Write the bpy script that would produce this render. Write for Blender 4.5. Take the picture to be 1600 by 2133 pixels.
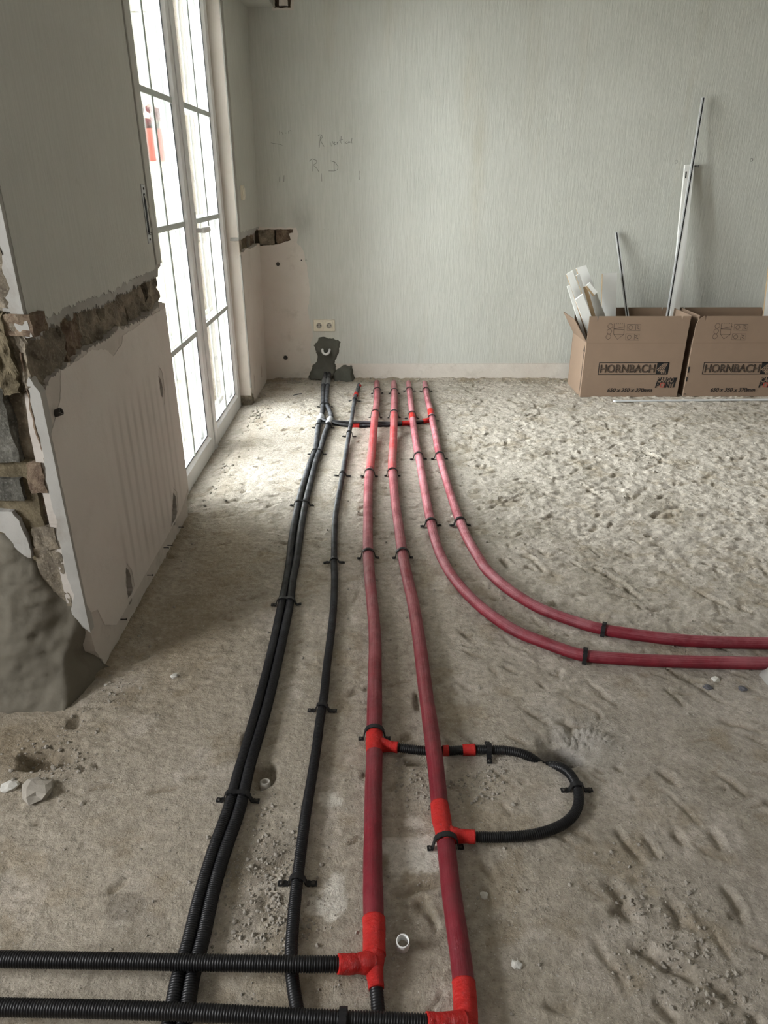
import bpy, bmesh, math, random
import numpy as np
from mathutils import Vector, Matrix, noise as mnoise
from mathutils.geometry import tessellate_polygon

random.seed(7)
RNG = np.random.default_rng(11)
SC = bpy.context.scene
for o in list(bpy.data.objects):
    bpy.data.objects.remove(o)

# ------------------------------------------------------------------ camera
F, CX, CY = 1480.0, 800.0, 1066.5          # focal length and centre of the 1600x2133 frame
CAM_H = 1.335
PITCH = math.atan((CY - 373.0) / F)        # floor lines of the room vanish at (785, 373)
YAW = math.atan((15.0 / F) * math.cos(PITCH))
cam_d = bpy.data.cameras.new('camera')
cam_d.sensor_fit = 'VERTICAL'
cam_d.sensor_height = 36.0
cam_d.sensor_width = 27.0
cam_d.lens = F / 2133.0 * 36.0
cam_d.clip_start = 0.05
cam = bpy.data.objects.new('camera', cam_d)
SC.collection.objects.link(cam)
cam.location = (0, 0, CAM_H)
cam.rotation_euler = (math.pi / 2 - PITCH, 0, -YAW)
SC.camera = cam

# ------------------------------------------------------------------ light
WORLD_STRENGTH = 5.0
EXPOSURE = 2.92
w = bpy.data.worlds.new('sky')
SC.world = w
w.use_nodes = True
bg = w.node_tree.nodes['Background']
bg.inputs[0].default_value = (0.985, 0.99, 1.0, 1)      # even overcast sky
bg.inputs[1].default_value = WORLD_STRENGTH
SC.view_settings.view_transform = 'Standard'
SC.view_settings.look = 'None'
SC.view_settings.exposure = EXPOSURE
SC.view_settings.gamma = 1.0
SC.view_settings.use_curve_mapping = False
SC.cycles.max_bounces = 12
SC.cycles.diffuse_bounces = 6
SC.cycles.transparent_max_bounces = 16


def portal(name, loc, rot, sx, sy):
    l = bpy.data.lights.new(name, 'AREA')
    l.shape = 'RECTANGLE'
    l.size, l.size_y = sx, sy
    l.cycles.is_portal = True            # only guides the sampling of the sky
    o = bpy.data.objects.new(name, l)
    SC.collection.objects.link(o)
    o.location, o.rotation_euler = loc, rot


portal('portal_door', (-1.16, 3.71, 1.15), (0, -math.pi / 2, 0), 2.3, 1.75)
portal('portal_window_left', (-2.76, 0.125, 1.55), (0, -math.pi / 2, 0), 1.15, 1.3)

# ------------------------------------------------------------------ measuring helpers
_f = np.array([math.sin(YAW) * math.cos(PITCH), math.cos(YAW) * math.cos(PITCH), -math.sin(PITCH)])
_r = np.array([math.cos(YAW), -math.sin(YAW), 0.0])
_u = np.cross(_r, _f)
_C = np.array([0, 0, CAM_H])


def ray(x, y):
    return _f + _r * (x - CX) / F + _u * (CY - y) / F


def on_z(x, y, z=0.0):
    d = ray(x, y)
    return _C + d * ((z - CAM_H) / d[2])


def on_x(x, y, X):
    d = ray(x, y)
    return _C + d * (X / d[0])


def on_y(x, y, Y):
    d = ray(x, y)
    return _C + d * (Y / d[1])


# ------------------------------------------------------------------ mesh helpers
def link(o, parent=None):
    SC.collection.objects.link(o)
    if parent is not None:
        o.parent = parent
    return o


def tag(o, label=None, cat=None, group=None, kind=None):
    if label: o['label'] = label
    if cat: o['category'] = cat
    if group: o['group'] = group
    if kind: o['kind'] = kind
    return o


def empty(name, loc=(0, 0, 0), rz=0.0):
    o = bpy.data.objects.new(name, None)
    o.location = loc
    o.rotation_euler = (0, 0, rz)
    o.empty_display_size = 0.05
    SC.collection.objects.link(o)
    return o


class MB:
    def __init__(s):
        s.v, s.f, s.sm = [], [], []

    def add(s, verts, faces, smooth=False):
        n = len(s.v)
        s.v.extend([tuple(map(float, q)) for q in verts])
        s.f.extend([tuple(i + n for i in q) for q in faces])
        s.sm.extend([smooth] * len(faces))
        return s

    def box(s, a, b, M=None, bev=0.0):
        x0, y0, z0 = a
        x1, y1, z1 = b
        if x0 > x1: x0, x1 = x1, x0
        if y0 > y1: y0, y1 = y1, y0
        if z0 > z1: z0, z1 = z1, z0
        if bev <= 0:
            V = [(x0, y0, z0), (x1, y0, z0), (x1, y1, z0), (x0, y1, z0),
                 (x0, y0, z1), (x1, y0, z1), (x1, y1, z1), (x0, y1, z1)]
            Fc = [(0, 3, 2, 1), (4, 5, 6, 7), (0, 1, 5, 4), (1, 2, 6, 5), (2, 3, 7, 6), (3, 0, 4, 7)]
        else:
            bm = bmesh.new()
            bmesh.ops.create_cube(bm, size=1)
            for q in bm.verts:
                q.co = Vector((x0 + (q.co.x + .5) * (x1 - x0), y0 + (q.co.y + .5) * (y1 - y0), z0 + (q.co.z + .5) * (z1 - z0)))
            bmesh.ops.bevel(bm, geom=list(bm.edges), offset=bev, segments=2, affect='EDGES', profile=.5)
            bm.verts.index_update()
            V = [tuple(q.co) for q in bm.verts]
            Fc = [tuple(l.index for l in q.verts) for q in bm.faces]
            bm.free()
        if M is not None:
            V = [tuple(M @ Vector(q)) for q in V]
        return s.add(V, Fc)

    def lathe(s, prof, M=None, n=24, smooth=True, close=False):
        """prof: list of (r, z)"""
        V, Fc = [], []
        m = len(prof)
        for i in range(n):
            a = 2 * math.pi * i / n
            for r, z in prof:
                V.append((r * math.cos(a), r * math.sin(a), z))
        for i in range(n):
            j = (i + 1) % n
            for k in range(m if close else m - 1):
                k2 = (k + 1) % m
                Fc.append((i * m + k, j * m + k, j * m + k2, i * m + k2))
        if M is not None:
            V = [tuple(M @ Vector(q)) for q in V]
        return s.add(V, Fc, smooth)

    def ribbon(s, pts, wid, normal, lift=0.0, thick=0.0):
        """flat stroke of given width along pts on a plane with that normal"""
        n = Vector(normal).normalized()
        P = [Vector(q) for q in pts]
        L, R = [], []
        for i, q in enumerate(P):
            t = (P[min(i + 1, len(P) - 1)] - P[max(i - 1, 0)])
            if t.length < 1e-9: t = Vector((1, 0, 0))
            d = t.normalized().cross(n) * (wid / 2)
            L.append(q + d + n * lift); R.append(q - d + n * lift)
        V = L + R
        k = len(P)
        s.add([tuple(q) for q in V], [(i, i + 1, k + i + 1, k + i) for i in range(k - 1)])
        return s

    def build(s, name, mat, parent=None):
        me = bpy.data.meshes.new(name)
        me.from_pydata(s.v, [], s.f)
        me.polygons.foreach_set('use_smooth', s.sm)
        me.update()
        o = bpy.data.objects.new(name, me)
        if mat is not None: me.materials.append(mat)
        return link(o, parent)


def plate(name, loops, to3d, thick, mat, parent=None):
    """slab with a traced outline (first loop) and holes; to3d(a, b, depth)"""
    tris = tessellate_polygon([[Vector((a, b, 0)) for a, b in lp] for lp in loops])
    flat = [q for lp in loops for q in lp]
    n = len(flat)
    V = [to3d(a, b, 0) for a, b in flat] + [to3d(a, b, thick) for a, b in flat]
    Fc = [tuple(t) for t in tris] + [tuple(i + n for i in reversed(t)) for t in tris]
    k = 0
    for lp in loops:
        m = len(lp)
        for i in range(m):
            j = (i + 1) % m
            Fc.append((k + i, k + j, n + k + j, n + k + i))
        k += m
    me = bpy.data.meshes.new(name)
    me.from_pydata([tuple(map(float, q)) for q in V], [], Fc)
    bm = bmesh.new(); bm.from_mesh(me)
    bmesh.ops.recalc_face_normals(bm, faces=bm.faces)
    bm.to_mesh(me); bm.free()
    me.materials.append(mat)
    return link(bpy.data.objects.new(name, me), parent)


def jag(loop, amps, step=0.012, seed=0):
    """roughens an outline; amps: one number or one per edge"""
    rr = random.Random(seed)
    out = []
    m = len(loop)
    for i in range(m):
        a, b = loop[i], loop[(i + 1) % m]
        am = amps if not isinstance(amps, (list, tuple)) else amps[i]
        L = math.hypot(b[0] - a[0], b[1] - a[1])
        k = max(1, int(L / step)) if am > 0 else 1
        nx, ny = (-(b[1] - a[1]) / max(L, 1e-9), (b[0] - a[0]) / max(L, 1e-9))
        for j in range(k):
            t = j / k
            e = 0 if j == 0 else am * (rr.uniform(-1, 1) * .55 + 1.1 * mnoise.noise(Vector((seed * 3.1 + L * t * 22, i * 1.7, seed))))
            out.append((a[0] + (b[0] - a[0]) * t + nx * e, a[1] + (b[1] - a[1]) * t + ny * e))
    return out


# ------------------------------------------------------------------ node materials
class NT:
    def __init__(s, name):
        s.m = bpy.data.materials.new(name)
        s.m.use_nodes = True
        s.t = s.m.node_tree
        s.b = s.t.nodes['Principled BSDF']
        s.b.inputs['Specular IOR Level'].default_value = 0.3

    def n(s, typ, **kw):
        q = s.t.nodes.new(typ)
        for k, v in kw.items():
            setattr(q, k, v)
        return q

    def l(s, a, b):
        s.t.links.new(a, b)

    def coord(s, scale=(1, 1, 1), kind='Object', rot=(0, 0, 0)):
        c = s.n('ShaderNodeTexCoord')
        m = s.n('ShaderNodeMapping')
        m.inputs['Scale'].default_value = scale
        m.inputs['Rotation'].default_value = rot
        s.l(c.outputs[kind], m.inputs['Vector'])
        return m.outputs['Vector']

    def geo(s, scale=(1, 1, 1), rot=(0, 0, 0)):
        c = s.n('ShaderNodeNewGeometry')
        m = s.n('ShaderNodeMapping')
        m.inputs['Scale'].default_value = scale
        m.inputs['Rotation'].default_value = rot
        s.l(c.outputs['Position'], m.inputs['Vector'])
        return m.outputs['Vector']

    def noise(s, vec, scale=5, detail=4, rough=.55, dist=0.0):
        q = s.n('ShaderNodeTexNoise')
        q.inputs['Scale'].default_value = scale
        q.inputs['Detail'].default_value = detail
        q.inputs['Roughness'].default_value = rough
        q.inputs['Distortion'].default_value = dist
        s.l(vec, q.inputs['Vector'])
        return q.outputs['Fac']

    def ramp(s, fac, stops):
        q = s.n('ShaderNodeValToRGB')
        e = q.color_ramp.elements
        while len(e) < len(stops): e.new(.5)
        for i, (p, c) in enumerate(stops):
            e[i].position = p
            e[i].color = (c, c, c, 1) if isinstance(c, (int, float)) else (*c, 1)
        s.l(fac, q.inputs['Fac'])
        return q.outputs['Color']

    def mix(s, fac, a, b, mode='MIX'):
        q = s.n('ShaderNodeMix', data_type='RGBA', blend_type=mode)
        for sock, v in ((q.inputs[0], fac), (q.inputs[6], a), (q.inputs[7], b)):
            if isinstance(v, (int, float)): sock.default_value = v
            elif isinstance(v, tuple): sock.default_value = (*v, 1)
            else: s.l(v, sock)
        return q.outputs[2]

    def math(s, op, a, b=0.0):
        q = s.n('ShaderNodeMath', operation=op)
        for sock, v in ((q.inputs[0], a), (q.inputs[1], b)):
            if isinstance(v, (int, float)): sock.default_value = v
            else: s.l(v, sock)
        return q.outputs[0]

    def bump(s, h, strength=.3, dist=.002, prev=None):
        q = s.n('ShaderNodeBump')
        q.inputs['Strength'].default_value = strength
        q.inputs['Distance'].default_value = dist
        s.l(h, q.inputs['Height'])
        if prev is not None: s.l(prev, q.inputs['Normal'])
        return q.outputs['Normal']

    def out(s, color=None, rough=.6, normal=None, metal=0.0):
        if color is not None:
            if isinstance(color, tuple): s.b.inputs['Base Color'].default_value = (*color, 1)
            else: s.l(color, s.b.inputs['Base Color'])
        if isinstance(rough, (int, float)): s.b.inputs['Roughness'].default_value = rough
        else: s.l(rough, s.b.inputs['Roughness'])
        s.b.inputs['Metallic'].default_value = metal
        if normal is not None: s.l(normal, s.b.inputs['Normal'])
        return s.m


def mat_simple(name, col, rough=.5, metal=0.0, var=.12, scale=30, bump=0.0):
    t = NT(name)
    v = t.geo()
    f = t.noise(v, scale, 5)
    lo = tuple(c * (1 - var) for c in col)
    hi = tuple(min(1, c * (1 + var)) for c in col)
    c = t.mix(f, lo, hi)
    nb = t.bump(t.noise(v, scale * 6, 4), .4, bump) if bump > 0 else None
    return t.out(c, rough, nb, metal)


def mat_wallpaper():
    t = NT('woven_wallpaper')
    v = t.geo()
    big = t.noise(v, 1.3, 3)
    c = t.mix(t.ramp(big, [(.3, 0), (.7, 1)]), (.475, .480, .440), (.520, .525, .485))
    # brown damp streaks running down the wall
    st = t.ramp(t.noise(t.geo((5.5, 5.5, .55)), 1.0, 4, .6), [(.60, 0), (.74, 1)])
    c = t.mix(t.math('MULTIPLY', st, .35), c, (.42, .385, .30))
    sxy = t.n('ShaderNodeSeparateXYZ'); t.l(t.geo(), sxy.inputs[0])
    def blob(cx, cz, rx, rz, amt, colr, base):
        dx = t.math('DIVIDE', t.math('SUBTRACT', sxy.outputs[0], cx), rx)
        dz = t.math('DIVIDE', t.math('SUBTRACT', sxy.outputs[2], cz), rz)
        d = t.math('ADD', t.math('MULTIPLY', dx, dx), t.math('MULTIPLY', dz, dz))
        k = t.math('MULTIPLY', t.math('POWER', 2.718, t.math('MULTIPLY', d, -1.0)), t.ramp(t.noise(t.geo((1, 1, .4)), 14, 4, .65), [(.3, .25), (.65, 1)]))
        return t.mix(t.math('MULTIPLY', k, amt), base, colr)
    c = blob(-.50, 1.09, .07, .10, .55, (.20, .195, .17), c)       # soot beside the chase
    c = blob(.66, 1.45, .045, .42, .55, (.40, .36, .27), c)        # old damp run
    c = blob(.58, 1.85, .05, .25, .35, (.40, .36, .27), c)
    sp = t.ramp(t.noise(v, 26, 2), [(.70, 0), (.78, 1)])
    c = t.mix(t.math('MULTIPLY', sp, .15), c, (.3, .29, .25))
    thread = t.noise(t.geo((260, 260, 14)), 1.0, 3, .7)
    thread2 = t.noise(t.geo((90, 90, 7)), 1.0, 2, .6)
    h = t.math('ADD', thread, thread2)
    c = t.mix(t.ramp(thread2, [(.35, 0), (.65, 1)]), t.mix(.22, c, (.33, .335, .30)), c)
    return t.out(c, .85, t.bump(h, .55, .0025))


def mat_plaster(name, a, b, dirt=(.2, .17, .13), dirt_amt=.3, streak=False):
    t = NT(name)
    v = t.geo()
    c = t.mix(t.ramp(t.noise(v, 3.5, 4), [(.3, 0), (.7, 1)]), a, b)
    d = t.ramp(t.noise(v, 9, 6, .65), [(.55, 0), (.78, 1)])
    c = t.mix(t.math('MULTIPLY', d, dirt_amt), c, dirt)
    if streak:
        # soot lines left on the wall by the fins of a removed radiator
        wv = t.n('ShaderNodeTexWave', wave_type='BANDS', bands_direction='Y')
        wv.inputs['Scale'].default_value = 4.6
        wv.inputs['Distortion'].default_value = 1.6
        wv.inputs['Detail'].default_value = 1.5
        wv.inputs['Detail Scale'].default_value = .7
        t.l(t.geo((1, 1, .25)), wv.inputs['Vector'])
        band = t.ramp(wv.outputs['Fac'], [(.0, 1), (.62, 0)])
        sx = t.n('ShaderNodeSeparateXYZ'); t.l(t.geo(), sx.inputs[0])
        def win(sock, a0, a1, b0, b1):
            m1 = t.n('ShaderNodeMapRange', interpolation_type='SMOOTHSTEP'); m1.inputs[1].default_value = a0; m1.inputs[2].default_value = a1
            m2 = t.n('ShaderNodeMapRange', interpolation_type='SMOOTHSTEP'); m2.inputs[1].default_value = b0; m2.inputs[2].default_value = b1
            m2.inputs[3].default_value = 1; m2.inputs[4].default_value = 0
            t.l(sock, m1.inputs[0]); t.l(sock, m2.inputs[0])
            return t.math('MULTIPLY', m1.outputs[0], m2.outputs[0])
        mk = t.math('MULTIPLY', win(sx.outputs[1], 1.98, 2.08, 2.68, 2.80), win(sx.outputs[2], .05, .2, .58, .74))
        mk = t.math('MULTIPLY', mk, t.math('MULTIPLY', t.math('MULTIPLY', band, .42), t.ramp(t.noise(t.geo((1, 9, 2.5)), 1.0, 3), [(.32, .1), (.62, 1)])))
        c = t.mix(mk, c, (.26, .235, .21))
    nb = t.bump(t.noise(v, 160, 5, .6), .3, .002)
    return t.out(c, .88, t.bump(t.noise(v, 14, 4), .25, .01, nb))


def mat_masonry(name, cols, scale=14):
    t = NT(name)
    v = t.geo()
    c = t.ramp(t.noise(v, scale, 6, .7), [(.25, cols[0]), (.45, cols[1]), (.6, cols[2]), (.78, cols[3])])
    agg = t.n('ShaderNodeTexVoronoi'); agg.inputs['Scale'].default_value = 120
    t.l(v, agg.inputs['Vector'])
    c = t.mix(t.ramp(agg.outputs['Distance'], [(.1, .35), (.4, 0)]), c, cols[3])
    nb = t.bump(t.noise(v, 90, 6, .7), .9, .006)
    return t.out(c, .95, nb)


def mat_floor():
    t = NT('rough_screed')
    v = t.geo()
    at = t.n('ShaderNodeAttribute', attribute_name='stain_tone')
    fine = t.noise(v, 48, 8, .72)
    c = t.mix(t.ramp(fine, [(.30, 0), (.70, 1)]), (.68, .655, .61), (1.24, 1.22, 1.18))
    c = t.mix(1.0, at.outputs['Color'], c, 'MULTIPLY')
    blot = t.ramp(t.noise(v, 9, 5, .62), [(.52, 0), (.70, 1)])
    c = t.mix(t.math('MULTIPLY', blot, .30), c, (.235, .20, .15))
    pit = t.ramp(t.noise(v, 150, 4, .62), [(.28, 1), (.40, 0)])
    c = t.mix(t.math('MULTIPLY', pit, .62), c, (.12, .10, .075))
    pit2 = t.ramp(t.noise(v, 62, 3, .6), [(.25, 1), (.33, 0)])
    c = t.mix(t.math('MULTIPLY', pit2, .55), c, (.13, .11, .08))
    speck = t.ramp(t.noise(v, 190, 2, .5), [(.66, 0), (.73, 1)])
    c = t.mix(t.math('MULTIPLY', speck, .55), c, (.66, .64, .60))
    nb = t.bump(t.noise(v, 230, 5, .65), .9, .004)
    nb = t.bump(t.noise(v, 62, 6, .66), .9, .011, nb)
    return t.out(c, .93, nb)


def mat_red_insulation(name, base, dust, far):
    t = NT(name)
    uvs = t.coord((26, 5, 1), 'UV')
    v = t.geo()
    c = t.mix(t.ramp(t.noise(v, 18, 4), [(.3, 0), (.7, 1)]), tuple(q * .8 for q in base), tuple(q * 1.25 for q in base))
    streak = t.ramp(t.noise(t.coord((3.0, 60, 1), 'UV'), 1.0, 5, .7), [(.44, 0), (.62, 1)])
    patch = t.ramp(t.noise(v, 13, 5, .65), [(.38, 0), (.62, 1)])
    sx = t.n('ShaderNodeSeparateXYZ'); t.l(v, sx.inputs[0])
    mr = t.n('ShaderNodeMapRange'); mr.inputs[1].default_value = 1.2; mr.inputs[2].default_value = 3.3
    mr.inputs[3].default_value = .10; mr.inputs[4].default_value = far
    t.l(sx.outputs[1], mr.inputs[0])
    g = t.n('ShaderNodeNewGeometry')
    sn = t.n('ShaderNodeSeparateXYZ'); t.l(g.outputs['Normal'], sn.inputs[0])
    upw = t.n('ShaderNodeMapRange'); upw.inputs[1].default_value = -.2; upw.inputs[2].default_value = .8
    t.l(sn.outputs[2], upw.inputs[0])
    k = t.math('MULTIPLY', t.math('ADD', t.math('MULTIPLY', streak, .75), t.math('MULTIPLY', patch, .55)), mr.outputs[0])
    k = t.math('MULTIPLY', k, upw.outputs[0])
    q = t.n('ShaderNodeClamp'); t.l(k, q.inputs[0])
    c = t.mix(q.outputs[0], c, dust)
    wr = t.noise(t.coord((70, 9, 1), 'UV'), 1.0, 5, .7, .6)
    ln = t.noise(t.coord((3, 90, 1), 'UV'), 1.0, 3, .6)
    nb = t.bump(wr, .55, .0035)
    return t.out(c, .42, t.bump(ln, .4, .0015, nb))


def mat_tape():
    t = NT('red_tape')
    v = t.geo()
    c = t.mix(t.noise(v, 40, 4), (.46, .014, .013), (.66, .027, .022))
    wr = t.noise(t.coord((110, 5, 1), 'UV', (0, 0, .5)), 1.0, 6, .7, 1.6)
    c = t.mix(t.ramp(wr, [(.34, .4), (.46, 0)]), c, (.28, .008, .008))  # shade of the wrinkle folds put into the red
    nb = t.bump(wr, .9, .006)
    return t.out(c, .25, t.bump(t.noise(v, 75, 5), .6, .005, nb))


def mat_black_pipe(name, dust_far):
    t = NT(name)
    v = t.geo()
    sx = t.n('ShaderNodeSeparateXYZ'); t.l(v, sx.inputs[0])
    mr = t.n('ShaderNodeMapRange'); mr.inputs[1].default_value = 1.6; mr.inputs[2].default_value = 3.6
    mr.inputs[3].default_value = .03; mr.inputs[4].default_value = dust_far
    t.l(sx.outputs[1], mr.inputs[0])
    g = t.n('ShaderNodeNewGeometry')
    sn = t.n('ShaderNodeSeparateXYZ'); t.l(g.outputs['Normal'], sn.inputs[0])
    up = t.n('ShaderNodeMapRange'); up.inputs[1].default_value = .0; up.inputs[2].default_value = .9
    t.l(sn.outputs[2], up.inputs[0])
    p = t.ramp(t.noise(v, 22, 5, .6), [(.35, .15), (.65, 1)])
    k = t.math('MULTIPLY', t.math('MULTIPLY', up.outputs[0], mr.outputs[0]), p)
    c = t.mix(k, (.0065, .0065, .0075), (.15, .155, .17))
    return t.out(c, .42)


M = {}
M['wallpaper'] = mat_wallpaper()
M['bare'] = mat_plaster('bare_plaster', (.42, .385, .345), (.50, .465, .425), dirt_amt=.5)
M['painted'] = mat_plaster('painted_plaster', (.545, .505, .465), (.59, .555, .515), dirt_amt=.14, streak=True)
M['beige'] = mat_plaster('beige_plaster', (.53, .48, .43), (.59, .545, .50), dirt_amt=.2)
M['pinkband'] = mat_plaster('pink_plaster', (.52, .47, .42), (.60, .56, .51), dirt_amt=.45)
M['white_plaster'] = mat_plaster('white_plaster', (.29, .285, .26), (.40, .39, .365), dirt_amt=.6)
M['ceiling'] = mat_plaster('ceiling_paint', (.52, .51, .48), (.56, .55, .52), dirt_amt=.03)
M['stripped'] = mat_plaster('stripped_wall', (.24, .22, .19), (.32, .295, .26), dirt_amt=.4)
M['brick_a'] = mat_masonry('old_brick', ((.075, .062, .046), (.165, .14, .105), (.27, .23, .17), (.42, .38, .30)))
M['brick_b'] = mat_masonry('grey_block', ((.035, .034, .028), (.075, .072, .060), (.13, .125, .105), (.27, .26, .23)), 22)
M['brick_c'] = mat_masonry('brown_brick', ((0.05, 0.035, 0.025), (0.15, 0.106, 0.075), (0.237, 0.181, 0.125), (0.338, 0.288, 0.213)))
M['joint'] = mat_masonry('yellow_mortar', ((.06, .048, .028), (.11, .09, .055), (.17, .14, .088), (.25, .21, .14)))
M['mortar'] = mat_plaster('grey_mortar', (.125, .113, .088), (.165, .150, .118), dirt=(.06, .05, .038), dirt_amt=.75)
M['mortar_dark'] = mat_plaster('dark_mortar', (.075, .075, .062), (.11, .108, .09), dirt=(.04, .04, .033), dirt_amt=.5)
M['floor'] = mat_floor()
M['pvc'] = mat_simple('white_door_plastic', (.70, .70, .70), .35, var=.02)
M['gasket'] = mat_simple('black_gasket', (.012, .012, .013), .6)
M['muntin'] = mat_simple('grey_green_muntin', (.46, .50, .48), .4, var=.04)
M['handle'] = mat_simple('white_handle', (.62, .62, .61), .4, var=.03)
M['card'] = mat_simple('brown_cardboard', (.235, .165, .118), .85, var=.08, scale=9, bump=.0008)
M['card_in'] = mat_simple('inner_cardboard', (.21, .145, .10), .9, var=.08, scale=9)
M['ink'] = mat_simple('black_ink', (.014, .013, .013), .7, var=.1)
M['ink_red'] = mat_simple('red_ink', (.40, .06, .045), .7, var=.1)
M['ink_kraft'] = mat_simple('unprinted_kraft', (.25, .175, .125), .85, var=.05)
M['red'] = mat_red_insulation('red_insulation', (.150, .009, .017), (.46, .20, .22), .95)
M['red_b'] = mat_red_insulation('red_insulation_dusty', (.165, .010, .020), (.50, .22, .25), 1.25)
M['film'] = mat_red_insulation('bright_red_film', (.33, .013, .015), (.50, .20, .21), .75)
M['tape'] = mat_tape()
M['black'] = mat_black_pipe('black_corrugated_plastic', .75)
M['strap'] = mat_simple('black_strap_plastic', (.012, .012, .013), .5)
M['grey_tape'] = mat_simple('pale_grey_tape', (.38, .39, .41), .5, var=.3, scale=60, bump=.002)
M['grey_sleeve'] = mat_simple('dusty_grey_sleeve', (.16, .16, .165), .7, var=.3)
M['steel'] = mat_simple('zinc_steel', (.45, .45, .46), .35, .9)
M['darksteel'] = mat_simple('dark_steel', (.06, .055, .05), .5, .6)
M['white_paint'] = mat_simple('white_lacquer', (.66, .66, .64), .4, var=.04)
M['wood'] = mat_simple('raw_wood', (.38, .27, .16), .8, var=.25, scale=24)
M['alu'] = mat_simple('pale_aluminium', (.62, .63, .64), .35, .3, var=.05)
M['socket'] = mat_simple('cream_plastic', (.66, .61, .50), .4, var=.03)
M['socket_dark'] = mat_simple('socket_holes', (.05, .045, .04), .6)
M['pencil'] = mat_simple('pencil_graphite', (.17, .17, .155), .7)
M['stone'] = mat_simple('pale_rubble', (.31, .285, .245), .95, var=.3, scale=40, bump=.002)
M['stone_w'] = mat_simple('white_rubble', (.54, .53, .49), .95, var=.2, scale=40, bump=.002)
M['stone_d'] = mat_simple('dark_rubble', (.10, .10, .11), .9, var=.3, scale=40, bump=.002)
M['ext_cream'] = mat_simple('cream_render', (.70, .655, .52), .9, var=.05, scale=5, bump=.001)
M['ext_white'] = mat_simple('white_boarding', (.62, .66, .70), .5, var=.03)
M['ext_ground'] = mat_masonry('terrace_gravel', ((.30, .29, .27), (.42, .41, .38), (.52, .50, .47), (.6, .58, .55)), 9)
M['ext_dark'] = mat_simple('grey_beam', (.22, .22, .22), .7)
M['terracotta'] = mat_simple('terracotta', (.30, .06, .04), .8, var=.1)
M['petal'] = mat_simple('dark_red_petals', (.09, .012, .018), .8, var=.2)
M['leaf'] = mat_simple('grey_green_leaf', (.03, .05, .04), .7, var=.25)
M['pvc_ring'] = mat_simple('white_pvc', (.72, .72, .71), .35, var=.03)
M['grey_pvc'] = mat_simple('dusty_pvc', (.40, .38, .34), .6, var=.12)


def mat_glass():
    t = NT('door_glass')
    for q in list(t.t.nodes):
        if q.type != 'OUTPUT_MATERIAL': t.t.nodes.remove(q)
    o = [q for q in t.t.nodes if q.type == 'OUTPUT_MATERIAL'][0]
    tr = t.n('ShaderNodeBsdfTransparent'); tr.inputs[0].default_value = (.95, .97, .96, 1)
    gl = t.n('ShaderNodeBsdfGlossy'); gl.inputs['Roughness'].default_value = .02
    fr = t.n('ShaderNodeFresnel'); fr.inputs[0].default_value = 1.45
    nz = t.noise(t.geo(), 3, 2)
    k = t.math('MULTIPLY', fr.outputs[0], t.math('ADD', t.math('MULTIPLY', nz, .1), .75))
    mx = t.n('ShaderNodeMixShader')
    t.l(k, mx.inputs[0]); t.l(tr.outputs[0], mx.inputs[1]); t.l(gl.outputs[0], mx.inputs[2])
    t.l(mx.outputs[0], o.inputs[0])
    return t.m


M['glass'] = mat_glass()

# ------------------------------------------------------------------ room constants
XW = -0.8256           # face of the left wall
YB = 5.15              # face of the back wall
Y_ARRIS = 1.71         # broken end of the left wall
Y_J0, Y_J1 = 2.86, 4.552   # door opening in the left wall
ZC = 2.52              # ceiling
XR = 3.40
XL2 = -2.70            # left wall of the part of the room beside the camera
YR = -2.2
XD = -0.90             # inner face of the terrace door

# ------------------------------------------------------------------ floor
def vnoise(x, y, seed):
    xi, yi = np.floor(x).astype(np.int64), np.floor(y).astype(np.int64)
    xf, yf = x - xi, y - yi
    u, v = xf * xf * (3 - 2 * xf), yf * yf * (3 - 2 * yf)

    def h(a, b):
        q = (a * 374761393 + b * 668265263 + seed * 1442695041) & 0xFFFFFFFF
        q = ((q ^ (q >> 13)) * 1274126177) & 0xFFFFFFFF
        return ((q ^ (q >> 16)) & 0xFFFF) / 65535.0
    return (h(xi, yi) * (1 - u) + h(xi + 1, yi) * u) * (1 - v) + (h(xi, yi + 1) * (1 - u) + h(xi + 1, yi + 1) * u) * v


def fbm(x, y, sc, octv, seed, gain=.5):
    s, a, t = 0, 1.0, 0
    for i in range(octv):
        s = s + a * vnoise(x * sc * 2 ** i + 17.3 * i, y * sc * 2 ** i + 5.1 * i, seed + i)
        t += a
        a *= gain
    return s / t - .5


def sstep(a, b, x):
    t = np.clip((x - a) / (b - a), 0, 1)
    return t * t * (3 - 2 * t)


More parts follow.
